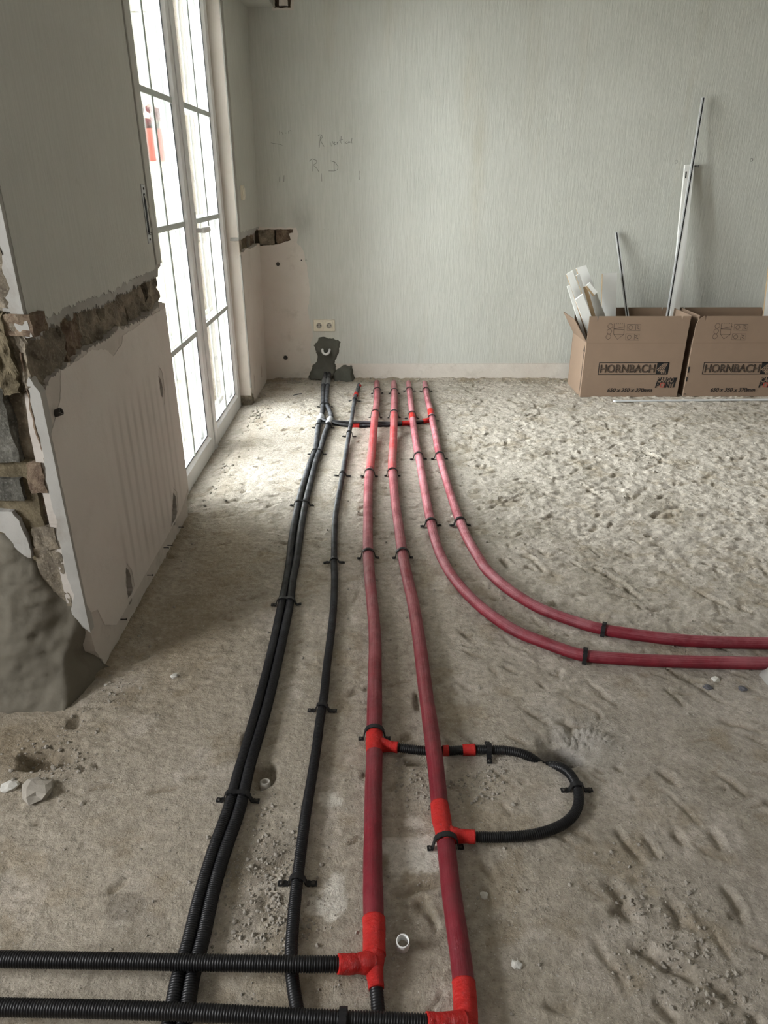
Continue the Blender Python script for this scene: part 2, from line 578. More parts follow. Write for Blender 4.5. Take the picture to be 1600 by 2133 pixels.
def make_floor():
    xs = np.concatenate([np.arange(XL2 - .2, -1.2, .12), np.arange(-1.2, 2.55, .0072), np.arange(2.56, XR + .2, .12)])
    ys = np.concatenate([np.arange(YR - .2, .5, .12), np.arange(.5, 2.6, .006), np.arange(2.6, 5.24, .0088)])
    X, Y = np.meshgrid(xs, ys)
    Z = .010 * fbm(X, Y, 1.6, 3, 3)
    rough = .35 + .9 * sstep(-.15, .12, fbm(X, Y, .9, 2, 50) + .16 * sstep(-.2, .7, X) - .06)
    rough = rough * (1 + .55 * sstep(2.1, 3.2, Y))
    Z += rough * (.0092 * fbm(X, Y, 22, 5, 9, .62) + .0075 * fbm(X + .3 * Y, Y * 2.0, 40, 3, 23, .6))
    tot = np.zeros_like(Z)

    def gouge(cx, cy, L, wd, dep, ang, rim=.35):
        ix0, ix1 = np.searchsorted(xs, [cx - L - .03, cx + L + .03])
        iy0, iy1 = np.searchsorted(ys, [cy - L - .03, cy + L + .03])
        if ix1 - ix0 < 2 or iy1 - iy0 < 2: return
        x, y = X[iy0:iy1, ix0:ix1] - cx, Y[iy0:iy1, ix0:ix1] - cy
        c, s = math.cos(ang), math.sin(ang)
        a = x * c + y * s
        b = -x * s + y * c + .25 * wd * np.sin(a * 90 + cx * 50) + .5 * wd * fbm(x + cx, y + cy, 60, 2, 77)
        win = np.clip(1 - (np.abs(a) / L) ** 3, 0, 1)
        g = np.exp(-(b / wd) ** 2) * win
        r = np.exp(-((b - 1.9 * wd) / (wd * .8)) ** 2) * win
        Z[iy0:iy1, ix0:ix1] += -dep * g + rim * dep * r
        tot[iy0:iy1, ix0:ix1] = np.maximum(tot[iy0:iy1, ix0:ix1], g)

    rr = random.Random(5)
    # chisel marks the photograph shows singly (pixel ends)
    for (x0, y0, x1, y1, wd, dep) in [
            (1285, 1730, 1335, 1795, .007, .012), (1345, 1750, 1370, 1785, .007, .011), (1270, 1835, 1318, 1920, .014, .016),
            (1400, 1880, 1420, 1930, .012, .014), (1510, 1845, 1552, 1920, .009, .014), (1315, 1970, 1455, 2040, .012, .018),
            (1480, 2050, 1545, 2085, .011, .013), (1370, 2090, 1410, 2115, .011, .014), (1410, 1400, 1512, 1465, .006, .013),
            (1390, 1435, 1425, 1468, .006, .010), (1225, 1420, 1290, 1475, .006, .010), (1230, 1180, 1300, 1215, .010, .012),
            (1300, 1220, 1330, 1245, .009, .012), (1440, 1225, 1530, 1270, .008, .010), (1340, 940, 1395, 965, .012, .018),
            (1375, 1605, 1400, 1630, .010, .012), (1495, 1610, 1560, 1660, .008, .008), (1405, 1730, 1422, 1758, .010, .011),
            (1480, 1735, 1505, 1765, .011, .011), (1040, 1330, 1120, 1370, .005, .006), (1100, 985, 1160, 1000, .008, .010),
            (1020, 1060, 1090, 1030, .006, .008), (1200, 1000, 1260, 1040, .007, .009), (950, 1420, 985, 1440, .005, .006)]:
        a, b = on_z(x0, y0), on_z(x1, y1)
        gouge((a[0] + b[0]) / 2, (a[1] + b[1]) / 2, np.hypot(*(b - a)[:2]) / 2 + .01, wd, dep, math.atan2(b[1] - a[1], b[0] - a[0]))
    for i in range(1500):
        x = rr.uniform(-.9, 2.5); y = rr.uniform(.55, 5.1)
        dens = .25 + .75 * float(np.clip((x + .1) / .6, 0, 1))
        if y > 2.3: dens = max(dens, .75)
        if rr.random() > dens: continue
        ang = rr.gauss(-.9 if x > .1 else .5, .45)
        if y > 2.6: ang = rr.gauss(.35, .5)
        L = rr.uniform(.008, .04) if rr.random() < .8 else rr.uniform(.03, .07)
        gouge(x, y, L, rr.uniform(.0035, .010), rr.uniform(.003, .012), ang)

    def pit(px, py, rx, ry, dep, wob=.25):
        c = on_z(px, py)
        d = np.sqrt(((X - c[0]) / rx) ** 2 + ((Y - c[1]) / ry) ** 2) + wob * fbm(X, Y, 14, 3, int(px)) * 2
        k = 1 - sstep(.55, 1.0, d)
        Z[:] -= dep * k
        return k
    pit(1195, 1560, .095, .075, .018, .35)
    pk = pit(1168, 1572, .062, .045, .075, .25)          # hole the loop dives into
    pk2 = pit(548, 1618, .036, .045, .035, .3)          # hole with the plastic socket
    pit(520, 1540, .03, .05, .012)
    pk3 = pit(90, 1570, .085, .055, .045, .9)
    pit(165, 1500, .035, .045, .02, .8)           # rubble pit at the wall end
    pk4 = pit(870, 1585, .060, .016, .02, .3)           # trench below the branch pipe
    pk5 = pit(868, 1455, .012, .05, .012, .4)
    for hx, hy in ((170, 1598), (197, 1593)):
        pit(hx, hy, .0085, .0095, .03, .0)
    # fan of finger marks in the fresh filler behind the hole
    c = on_z(1205, 1545)
    ang = np.arctan2(Y - c[1] + .07, X - c[0])
    rad = np.hypot(X - c[0], Y - c[1] + .07)
    fan = sstep(.05, .07, rad) * (1 - sstep(.11, .135, rad)) * sstep(.5, .7, ang) * (1 - sstep(2.0, 2.2, ang))
    Z += fan * (.006 + .005 * np.sin(ang * 42))
    fill = np.exp(-(((X - c[0]) / .13) ** 2 + ((Y - c[1]) / .12) ** 2))
    # threshold strip and wall base lie a little lower / carry loose dirt
    Z -= .018 * (1 - sstep(XW - .06, XW + .10, X)) * sstep(2.75, 2.9, Y)
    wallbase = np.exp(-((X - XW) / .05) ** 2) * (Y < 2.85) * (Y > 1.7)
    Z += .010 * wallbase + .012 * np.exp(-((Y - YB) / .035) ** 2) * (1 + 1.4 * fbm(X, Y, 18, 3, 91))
    # keep the ground under the pipes calm so that they lie on it
    # ---------------- stain colours: dust, lime, dirt, darker gouges and pits
    base = np.array([.430, .392, .332])
    pale = np.array([.540, .503, .460])
    brown = np.array([.285, .235, .165])
    grey = np.array([.425, .396, .365])
    lime = np.array([.68, .66, .61])
    n1 = fbm(X, Y, 1.1, 4, 31)
    n2 = fbm(X, Y, 4.5, 4, 41, .6)
    col = np.broadcast_to(base, X.shape + (3,)).copy()

    def mixc(k, c3):
        k = np.clip(k, 0, 1)[..., None]
        col[:] = col * (1 - k) + c3 * k
    mixc(.9 * sstep(1.7, 3.0, Y + .35 * X + .5 * n1), pale)
    mixc(.75 * sstep(.15, .9, X + .5 * n1) * (1 - sstep(1.6, 2.4, Y)), grey)
    mixc(.55 * sstep(.02, .2, n2), base * .80)
    mixc(.45 * sstep(.06, .22, fbm(X, Y, 11, 4, 71, .6)), brown * 1.1)
    mixc(.45 * sstep(.06, .22, fbm(X + 9, Y, 8, 4, 73, .6)), pale * 1.08)
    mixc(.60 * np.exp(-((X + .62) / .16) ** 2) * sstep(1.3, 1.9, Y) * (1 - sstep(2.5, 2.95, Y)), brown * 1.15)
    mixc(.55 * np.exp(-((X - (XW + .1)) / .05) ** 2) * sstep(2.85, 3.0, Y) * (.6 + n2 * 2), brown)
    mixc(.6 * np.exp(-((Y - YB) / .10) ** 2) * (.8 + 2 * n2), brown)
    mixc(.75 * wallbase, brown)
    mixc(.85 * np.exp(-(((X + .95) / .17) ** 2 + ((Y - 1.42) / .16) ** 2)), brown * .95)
    mixc(.7 * fill, np.array([.44, .43, .41]))
    for k in (pk2, pk3, pk4, pk5): mixc(.6 * k, brown * .8)
    mixc(.7 * pk, np.array([.36, .36, .37]))
    mixc(.55 * tot, brown * .85)  # chisel marks coloured darker brown, strongest where they are deepest
    for px, py, rx, ry in ((835, 1770, .05, .06), (862, 1710, .022, .03), (870, 1800, .035, .02), (362, 1410, .014, .018),
                           (700, 1860, .03, .05), (690, 1660, .03, .03), (900, 1760, .03, .05), (660, 1890, .02, .02)):
        c = on_z(px, py)
        d = np.sqrt(((X - c[0]) / rx) ** 2 + ((Y - c[1]) / ry) ** 2)
        mixc(.92 * (1 - sstep(.75, .95, d + 2.2 * fbm(X, Y, 26, 4, int(px), .65))), lime)
    for px, py, rx, ry in ((265, 1880, .05, .018), (240, 1900, .05, .015), (545, 1790, .06, .08), (520, 1900, .04, .05)):
        c = on_z(px, py)
        d = np.sqrt(((X - c[0]) / rx) ** 2 + ((Y - c[1]) / ry) ** 2)
        mixc(.55 * (1 - sstep(.5, 1.1, d + 1.8 * fbm(X, Y, 20, 4, int(px), .6))), np.array([.20, .175, .14]))
    ny, nx = X.shape
    V = np.stack([X, Y, Z], -1).reshape(-1, 3)
    i = np.arange(ny * nx).reshape(ny, nx)
    q = np.stack([i[:-1, :-1], i[:-1, 1:], i[1:, 1:], i[1:, :-1]], -1).reshape(-1, 4)
    me = bpy.data.meshes.new('floor')
    me.vertices.add(len(V)); me.vertices.foreach_set('co', V.astype(np.float32).ravel())
    me.loops.add(q.size); me.loops.foreach_set('vertex_index', q.astype(np.int32).ravel())
    me.polygons.add(len(q))
    me.polygons.foreach_set('loop_start', np.arange(0, q.size, 4, dtype=np.int32))
    me.update(calc_edges=True)
    me.polygons.foreach_set('use_smooth', np.ones(len(q), dtype=bool))
    a = me.color_attributes.new('stain_tone', 'FLOAT_COLOR', 'POINT')
    rgba = np.concatenate([col.reshape(-1, 3), np.ones((len(V), 1))], 1)
    a.data.foreach_set('color', rgba.astype(np.float32).ravel())
    me.materials.append(M['floor'])
    o = link(bpy.data.objects.new('floor', me))
    tag(o, 'rough stripped screed floor with chisel marks and dust', kind='structure')
    from_x, from_y = xs, ys

    def height(x, y):
        ix = int(np.clip(np.searchsorted(from_x, x), 0, nx - 1))
        iy = int(np.clip(np.searchsorted(from_y, y), 0, ny - 1))
        return float(Z[iy, ix])
    return height


FLOOR_Z = make_floor()

# ------------------------------------------------------------------ walls
def lw(p):                       # pixel on the face of the left wall -> (y, z)
    q = on_x(p[0], p[1], XW)
    return (q[1], q[2])


def bw(p):                       # pixel on the back wall -> (x, z)
    q = on_y(p[0], p[1], YB)
    return (q[0], q[2])


def ew(p, Y=Y_ARRIS):            # pixel on the broken wall end -> (x, z)
    q = on_y(p[0], p[1], Y)
    return (q[0], q[2])


def left3(lift=0.0):
    return lambda a, b, d: (XW + lift - d, a, b)


def back3(lift=0.0):
    return lambda a, b, d: (a, YB - lift + d, b)


def end3(lift=0.0):
    return lambda a, b, d: (a, Y_ARRIS - lift + d, b)


def rough_block(name, a, b, mat, parent, amp=.008, seed=0, cuts=5):
    """broken block: subdivided box with a rugged surface"""
    bm = bmesh.new()
    bmesh.ops.create_cube(bm, size=1)
    bmesh.ops.subdivide_edges(bm, edges=list(bm.edges), cuts=cuts, use_grid_fill=True)
    for q in bm.verts:
        p = Vector((a[0] + (q.co.x + .5) * (b[0] - a[0]), a[1] + (q.co.y + .5) * (b[1] - a[1]), a[2] + (q.co.z + .5) * (b[2] - a[2])))
        n = mnoise.noise_vector(p * 20 + Vector((seed * 7.3, seed, 0))) + .75 * mnoise.noise_vector(p * 48 + Vector((seed, 3, seed))) + .35 * mnoise.noise_vector(p * 110 + Vector((3, seed, seed)))
        q.co = p + n * amp
    me = bpy.data.meshes.new(name)
    bm.to_mesh(me); bm.free()
    me.materials.append(mat)
    return link(bpy.data.objects.new(name, me), parent)


def build_left_wall():
    core = MB()
    core.box((XW - .36, Y_ARRIS + .03, -.05), (XW - .045, Y_J0 - .005, ZC + .1))
    core.box((-1.60, Y_ARRIS + .02, -.05), (XW - .05, Y_ARRIS + .25, ZC + .1))
    wall = core.build('wall_left', M['brick_a'])
    tag(wall, 'left wall with chased groove, wallpaper above and painted plaster below', kind='structure')
    # upper plaster with wallpaper
    up = [(Y_ARRIS + .004, 1.0), *[lw(p) for p in ((76, 708), (105, 682), (144, 658), (184, 645), (223, 632), (244, 616), (276, 600), (302, 587), (328, 577))],
          (2.83, 1.03), (Y_J0, 1.035), (Y_J0, ZC), (Y_ARRIS, ZC)]
    plate('plaster_layer', [jag(up, [.013] * 9 + [.005, 0, 0, 0, .002], .006, 3)], left3(), .05, M['white_plaster'], wall)
    wp = [(Y_ARRIS + .006, 1.02), (1.95, 1.028), (2.24, 1.02), (2.5, 1.03), (2.78, 1.034), (2.782, ZC - .01), (Y_ARRIS + .004, ZC - .01)]
    plate('wallpaper', [jag(wp, [.009, .009, .009, .008, 0, 0, .001], .007, 8)], left3(.003), .004, M['wallpaper'], wall)
    # smooth strip beside the door opening that hides the shutter belt
    s = MB()
    s.box((XW - .01, 2.795, 1.045), (XW + .006, Y_J0 + .001, ZC - .01), bev=.002)
    s.build('belt_cover_strip', M['wallpaper'], wall)
    # lower plaster
    low = [(Y_ARRIS + .05, .0), (Y_ARRIS, .09), (Y_ARRIS - .004, .3), (Y_ARRIS, .76), (Y_ARRIS + .02, .865),
           *[lw(p) for p in ((126, 770), (157, 748), (189, 724), (223, 705), (252, 684), (289, 669), (315, 657))], (2.80, .905), (Y_J0 - .02, .897), (Y_J0 - .02, .10), (2.80, .07), (2.79, -.03), (1.86, -.03)]
    holes = [[(2.555, .075), (2.60, .06), (2.65, .10), (2.66, .165), (2.635, .19), (2.60, .14)],
             [(2.005, .06), (2.035, .055), (2.06, .09), (2.06, .15), (2.035, .185), (2.015, .14)],
             [(2.645, .60), (2.665, .575), (2.68, .60), (2.675, .64), (2.65, .665)]]
    lp = [jag(low, [.004, .0008, .0008, .0008] + [.012] * 9 + [0, .003, .004, .004, .004], .006, 5)] + [jag(h, .004, .008, 20 + i) for i, h in enumerate(holes)]
    plate('plaster_layer', lp, left3(), .05, M['bare'], wall)
    pt = [lw(p) for p in ((176, 1266), (161, 1181), (142, 1106), (120, 994), (104, 905), (123, 839), (126, 772))]
    pt = [(max(a, Y_ARRIS + .004), b) for a, b in pt]
    pt += [lw(p) for p in ((160, 752), (190, 728))] + [(2.17, .865), (2.22, .835), (2.30, .85), (2.33, .875), (2.42, .876), (2.60, .884), (2.79, .885), (Y_J0 - .022, .88), (Y_J0 - .022, .12), (2.70, .078), (2.40, .072), (2.1, .068), (1.88, .066), (1.80, .12), (1.775, .19), (1.73, .21)]
    ph = [jag([(a + (a - sum(q[0] for q in h) / len(h)) * .45, b + (b - sum(q[1] for q in h) / len(h)) * .30) for a, b in h], .003, .008, 40 + i) for i, h in enumerate(holes[:1])]
    ph = [jag([(2.54, .083), (2.60, .08), (2.665, .10), (2.68, .17), (2.64, .21), (2.58, .15)], .003, .008, 41),
          jag([(2.00, .085), (2.04, .08), (2.075, .09), (2.075, .155), (2.04, .20), (2.005, .15)], .003, .008, 42),
          jag([(2.635, .59), (2.67, .545), (2.70, .59), (2.70, .66), (2.665, .70), (2.64, .66)], .004, .008, 43)]
    plate('paint_layer', [jag(pt, [.002] * 5 + [.004] * 12 + [.001] * 1 + [.002] * 8, .012, 9)] + ph, left3(.0018), .003, M['painted'], wall)
    s = MB(); s.box((XW - .045, Y_J0 - .021, .10), (XW + .0015, Y_J0 - .012, .90)); s.build('edge_bead', M['beige'], wall)
    # broken masonry inside the groove
    y = Y_ARRIS - .005
    k = 0
    rr = random.Random(4)
    while y < 2.84:
        L = rr.choice((.17, .22, .24, .12)); L = min(L, 2.845 - y)
        m = M[rr.choice(('brick_a', 'joint', 'brick_a', 'brick_c', 'brick_b'))]
        rough_block('brick', (XW - .09, y + .004, .86), (XW - .014 - rr.uniform(0, .016), y + L - .002, 1.05), m, wall, .013, k, 11)
        y += L; k += 1
    rough_block('mortar_bed', (XW - .10, Y_ARRIS - .01, .855), (XW - .045, 2.84, 1.055), M['joint'], wall, .010, 31, 14)
    # nails left of the old skirting
    for i, (px, py) in enumerate(((352, 1136), (375, 1098), (344, 1141), (310, 1198), (310, 1226), (255, 1290))):
        q = on_x(px, py, XW + .006)
        nb = MB()
        nb.lathe([(0, 0), (.0016, 0), (.0016, .022), (.0035, .022), (.0035, .024), (0, .024)], Matrix.Translation((XW - .004, q[1], q[2])) @ Matrix.Rotation(math.pi / 2, 4, 'Y'), 8)
        nb.build('nail', M['darksteel'], wall)
    # ---- broken end facing the room beside the camera
    def er(p0, p1, dep, name, mat, lift=0.0, amp=.006, seed=0):
        a, b = ew(p0), ew(p1)
        rough_block(name, (a[0], Y_ARRIS - .006 - lift, b[1]), (b[0], Y_ARRIS + dep, a[1]), mat, wall, amp * .8, seed, 11)
    er((-190, 690), (44, 960), .08, 'brick', M['brick_b'], .006, .009, 51)
    er((40, 735), (92, 960), .07, 'brick', M['brick_c'], -.004, .006, 52)
    er((-190, 500), (30, 640), .07, 'brick', M['brick_a'], -.002, .012, 53)
    er((-190, 655), (75, 700), .07, 'brick', M['brick_c'], .004, .010, 57)
    er((-190, 996), (54, 1040), .07, 'brick', M['brick_b'], .003, .004, 54)
    er((54, 962), (100, 1024), .07, 'brick', M['brick_c'], .002, .005, 55)
    er((66, 1098), (124, 1142), .07, 'brick', M['brick_a'], .002, .006, 56)
    er((60, 1040), (110, 1092), .09, 'brick', M['brick_c'], -.025, .006, 58)
    er((-190, 960), (110, 1180), .05, 'mortar_bed', M['joint'], -.010, .006, 60)
    er((70, 1140), (150, 1260), .06, 'brick', M['brick_a'], -.002, .006, 61)
    er((-190, 380), (52, 760), .05, 'mortar_bed', M['brick_a'], -.018, .010, 62)
    # plaster edges on the broken end
    e1 = [ew(p) for p in ((-6, 508), (8, 522), (10, 569), (24, 600), (13, 621), (34, 666), (37, 684), (60, 703), (71, 700))] + [(XW + .001, 1.05), (XW + .001, ZC), (XW - .05, ZC)]
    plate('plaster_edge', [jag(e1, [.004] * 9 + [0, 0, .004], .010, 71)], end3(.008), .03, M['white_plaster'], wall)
    e2 = [ew(p) for p in ((63, 784), (60, 789), (66, 826), (76, 879), (82, 900), (94, 947), (101, 1005), (112, 1056), (122, 1087), (120, 1112), (129, 1134), (135, 1162), (142, 1200), (157, 1237), (150, 1266), (156, 1296), (170, 1300))] + [(XW + .001, .16), (XW + .001, .86)]
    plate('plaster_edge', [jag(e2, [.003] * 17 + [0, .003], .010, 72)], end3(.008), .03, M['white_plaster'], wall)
    e3 = [ew(p) for p in ((-60, 1050), (0, 1060), (30, 1062), (45, 1080), (52, 1100), (65, 1130), (70, 1158), (55, 1152), (40, 1140), (28, 1122), (15, 1106), (-60, 1085))]
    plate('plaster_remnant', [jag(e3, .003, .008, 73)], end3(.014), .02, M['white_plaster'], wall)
    # small plug stub near the paint edge
    pg = MB()
    q = on_x(117, 864, XW)
    pg.lathe([(.004, 0), (.010, 0), (.010, .03), (.006, .03), (.006, .008)], Matrix.Translation((XW - .012, q[1] - .002, q[2])) @ Matrix.Rotation(math.radians(70), 4, 'Y'), 14)
    pg.build('pipe_stub', M['darksteel'], wall)
    # trowelled mortar heap at the foot of the broken end
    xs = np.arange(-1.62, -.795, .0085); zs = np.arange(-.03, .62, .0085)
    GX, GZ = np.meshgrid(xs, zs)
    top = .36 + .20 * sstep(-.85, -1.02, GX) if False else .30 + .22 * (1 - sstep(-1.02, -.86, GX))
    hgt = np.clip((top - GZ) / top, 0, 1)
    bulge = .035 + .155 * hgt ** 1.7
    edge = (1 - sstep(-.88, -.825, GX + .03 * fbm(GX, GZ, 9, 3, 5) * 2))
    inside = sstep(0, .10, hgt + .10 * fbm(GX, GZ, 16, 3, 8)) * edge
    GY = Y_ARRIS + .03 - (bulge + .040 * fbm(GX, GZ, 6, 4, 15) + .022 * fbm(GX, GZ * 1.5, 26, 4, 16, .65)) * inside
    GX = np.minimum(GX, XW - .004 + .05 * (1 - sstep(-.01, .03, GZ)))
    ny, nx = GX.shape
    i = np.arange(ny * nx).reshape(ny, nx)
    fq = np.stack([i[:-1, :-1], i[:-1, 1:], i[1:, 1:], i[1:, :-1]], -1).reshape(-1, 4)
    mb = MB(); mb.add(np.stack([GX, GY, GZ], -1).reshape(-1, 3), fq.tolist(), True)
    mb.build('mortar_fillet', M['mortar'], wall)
    return wall


WALL_L = build_left_wall()


def lean(a, b):
    """the far piece of the left wall leans in towards the corner"""
    k = np.clip((a - 4.552) / (YB - 4.552), 0, 1)
    return XW + k * (.012 + .017 * b)


def build_far_wall():
    core = MB()
    core.box((XW - .36, Y_J1 + .006, -.05), (XW - .04, YB + .3, ZC + .1))
    wall = core.build('wall_left_far', M['brick_a'])
    tag(wall, 'short left wall between terrace door and corner, grooved by the chase', kind='structure')
    f3 = lambda lift: (lambda a, b, d: (lean(a, b) + lift - d, a, b))
    up = [lw((497, 502)), lw((510, 492)), lw((524, 486)), (5.02, 1.03), (YB, 1.035), (YB, ZC), (Y_J1, ZC), (Y_J1, 1.02)]
    plate('plaster_layer', [jag(up, [.008] * 4 + [0, 0, 0, .004], .012, 101)], f3(0), .05, M['white_plaster'], wall)
    wp = [(Y_J1 + .05, 1.045), (YB, 1.045), (YB, ZC - .01), (Y_J1 + .05, ZC - .01)]
    plate('wallpaper', [jag(wp, [.006, 0, 0, 0], .012, 102)], f3(.002), .003, M['wallpaper'], wall)
    lo = [(Y_J1, .93), (4.62, .93), (4.75, .945), (4.9, .93), (YB, .94), (YB, -.02), (4.64, -.02), (4.62, .04), (4.56, .06), (Y_J1, .10)]
    h = [jag([(4.93, .07), (4.96, .07), (4.97, .13), (4.945, .17)], .003, .01, 105), jag([(4.66, .05), (4.69, .06), (4.70, .14), (4.675, .17)], .003, .01, 106)]
    plate('plaster_layer', [jag(lo, [.006, .008, .008, .006, 0, .004, .004, .006, .004, 0], .012, 103)] + h, f3(0), .05, M['beige'], wall)
    y = Y_J1 + .005; k = 0
    for L, m in ((.15, 'brick_a'), (.17, 'joint'), (.13, 'brick_a'), (.16, 'brick_c')):
        rough_block('brick', (XW - .08, y, .91), (XW - .012, y + L - .004, 1.05), M[m], wall, .009, 110 + k, 6)
        y += L; k += 1
    # reveal lining and corner bead towards the door
    s = MB(); s.box((XD - .12, Y_J1 - .002, .05), (XW - .004, Y_J1 + .02, ZC)); s.build('reveal_lining', M['beige'], wall)
    for z0, z1 in ((.10, .92), (1.03, ZC - .01)):
        s = MB(); s.box((XW - .006, Y_J1 - .004, z0), (XW + .0025, Y_J1 + .018, z1), bev=.002); s.build('corner_bead', M['white_plaster'], wall)
    rough_block('brick', (XD - .10, Y_J1 + .004, -.03), (XW - .002, Y_J1 + .12, .075), M['brick_a'], wall, .008, 120, 6)
    return wall


WALL_LF = build_far_wall()


def build_back_wall():
    core = MB(); core.box((XW - .5, YB + .055, -.05), (XR + .3, YB + .3, ZC + .1))
    wall = core.build('wall_back', M['brick_a'])
    tag(wall, 'back wall with pale woven wallpaper above a bare skirting band', kind='structure')
    hole = [bw(p) for p in ((540, 479), (575, 478), (611, 478), (610, 485), (602, 487), (606, 500), (595, 503), (580, 509), (560, 511), (546, 512))]
    hole = [(XW - .01, hole[0][1])] + hole[1:] + [(XW - .01, hole[-1][1])]
    top = [bw(p) for p in ((571, 17), (606, 16), (606, -60), (571, -60))]
    outer = [(XW - .3, -.05), (XR + .2, -.05), (XR + .2, ZC + .02), (XW - .3, ZC + .02)]
    plate('plaster_layer', [outer, jag(hole, .004, .010, 201), jag(top, .003, .012, 202)], back3(), .05, M['beige'], wall)
    # wallpaper with its torn lower left corner and straight lower edge
    zb = bw((800, 757))[1]
    wp = [bw((648, 757)), (XR, zb), (XR, ZC), (XW - .02, ZC), (XW - .02, 1.042)]
    wp += [bw(p) for p in ((560, 474), (590, 474), (616, 474), (622, 488), (618, 505), (632, 522), (640, 560), (646, 610), (641, 645), (652, 700), (644, 735))]
    wp[0] = (wp[0][0], zb)
    cable_hole = jag([bw(p) for p in ((566, -50), (566, 22), (612, 21), (612, -50))], .003, .012, 203)
    plate('wallpaper', [jag(wp, [.0012, 0, 0, 0, .003] + [.006] * 10 + [.004], .014, 204), cable_hole], back3(.0028), .004, M['wallpaper'], wall)
    # thin skim right of a joint in the bare corner
    sk = [bw(p) for p in ((601, 756), (598, 640), (592, 515), (625, 512), (650, 620), (655, 756))]
    sk[0] = (sk[0][0], zb); sk[-1] = (sk[-1][0], zb)
    plate('skim_coat', [jag(sk, [.0015, .0015, .003, .004, .004, .001], .015, 205)], back3(.0018), .003, M['pinkband'], wall)
    band = [(XW, -.02), (XR, -.02), (XR, zb - .004), (XW, zb - .004)]
    plate('skirting_band', [jag(band, [.006, 0, .0015, 0], .015, 206)], back3(.0012), .003, M['pinkband'], wall)
    for i, (a, b) in enumerate((((538, 480), (572, 508)), ((574, 478), (612, 506)))):
        p, q = bw(a), bw(b)
        rough_block('brick', (p[0], YB + .012, q[1] - .01), (q[0], YB + .09, p[1] + .01), M[('brick_a', 'brick_c')[i]], wall, .006, 210 + i, 6)
    p, q = bw((571, -60)), bw((606, 16))
    rough_block('mortar_plug', (p[0] + .018, YB + .004, q[1] + .012), (q[0] - .02, YB + .06, p[1]), M['beige'], wall, .004, 215, 5)
    s = MB(); s.box((p[0], YB + .03, q[1]), (q[0], YB + .06, p[1])); s.build('hole_back', M['brick_c'], wall)
    # screw holes and dowels
    for i, (px, py, r) in enumerate(((579, 550, .010), (595, 745, .012), (628, 542, .004), (638, 542, .004), (1565, 333, .008), (1408, 337, .009), (1530, 205, .004), (675, 478, .003), (684, 478, .003), (1165, 420, .003))):
        c = bw((px, py))
        nb = MB()
        nb.lathe([(0, -.001), (r * .8, -.0012), (r, .0006), (r * 1.25, .0004), (r * 1.3, -.003)], Matrix.Translation((c[0], YB - .0030, c[1])) @ Matrix.Rotation(math.pi / 2, 4, 'X'), 11)
        nb.build('dowel_hole', M['darksteel'] if i < 5 else M['white_plaster'], wall)
    return wall


WALL_B = build_back_wall()


def pencil_marks():
    """handwriting on the wallpaper, traced stroke by stroke in the 6.154x enlargement of (540, 240)"""
    def P(x, y):
        q = bw((540 + x / 6.154, 240 + y / 6.154))
        return (q[0], YB - .0035, q[1])
    words = {
        'handwriting_r_vertical': [
            [(785, 275), (778, 340), (770, 415)], [(755, 262), (780, 250), (805, 262), (808, 285), (785, 318), (800, 350), (832, 402)],
            [(907, 340), (925, 398), (945, 335)], [(955, 365), (975, 350), (965, 340), (952, 360), (965, 382), (990, 370)], [(998, 345), (1000, 375), (1000, 352), (1018, 340)],
            [(1050, 270), (1045, 350), (1055, 362)], [(1022, 322), (1072, 312)], [(1085, 330), (1088, 362)], [(1122, 338), (1108, 350), (1115, 365), (1135, 355)],
            [(1150, 335), (1142, 355), (1158, 352), (1162, 335), (1166, 355)], [(1190, 290), (1182, 345), (1190, 360)]],
        'handwriting_r': [[(690, 575), (688, 720)], [(640, 590), (680, 560), (735, 580), (738, 610), (692, 640), (730, 670), (765, 725)]],
        'handwriting_d': [[(965, 600), (960, 650), (962, 710)], [(915, 585), (970, 600), (1012, 655), (1005, 700), (960, 715), (890, 714)]],
        'pencil_tick_short': [[(262, 790), (260, 855)]], 'pencil_tick_left': [[(320, 770), (318, 855)]],
        'pencil_tick_middle': [[(795, 745), (803, 848)]], 'pencil_tick_right': [[(1283, 715), (1280, 770), (1284, 828)]],
        'pencil_dash': [[(150, 355), (230, 368), (300, 385)]],
        'pencil_scribble': [[(258, 205), (262, 255)], [(275, 225), (295, 215), (300, 245)], [(335, 230), (352, 228)], [(375, 200), (378, 238)], [(380, 205), (402, 195), (412, 212)]],
    }
    for k, strokes in words.items():
        mb = MB()
        faint = k in ('pencil_dash', 'pencil_scribble')
        for s in strokes:
            mb.ribbon([P(*q) for q in s], .0022 if faint else .0032, (0, -1, 0))
        o = mb.build(k, M['pencil'], WALL_B)
    return


pencil_marks()


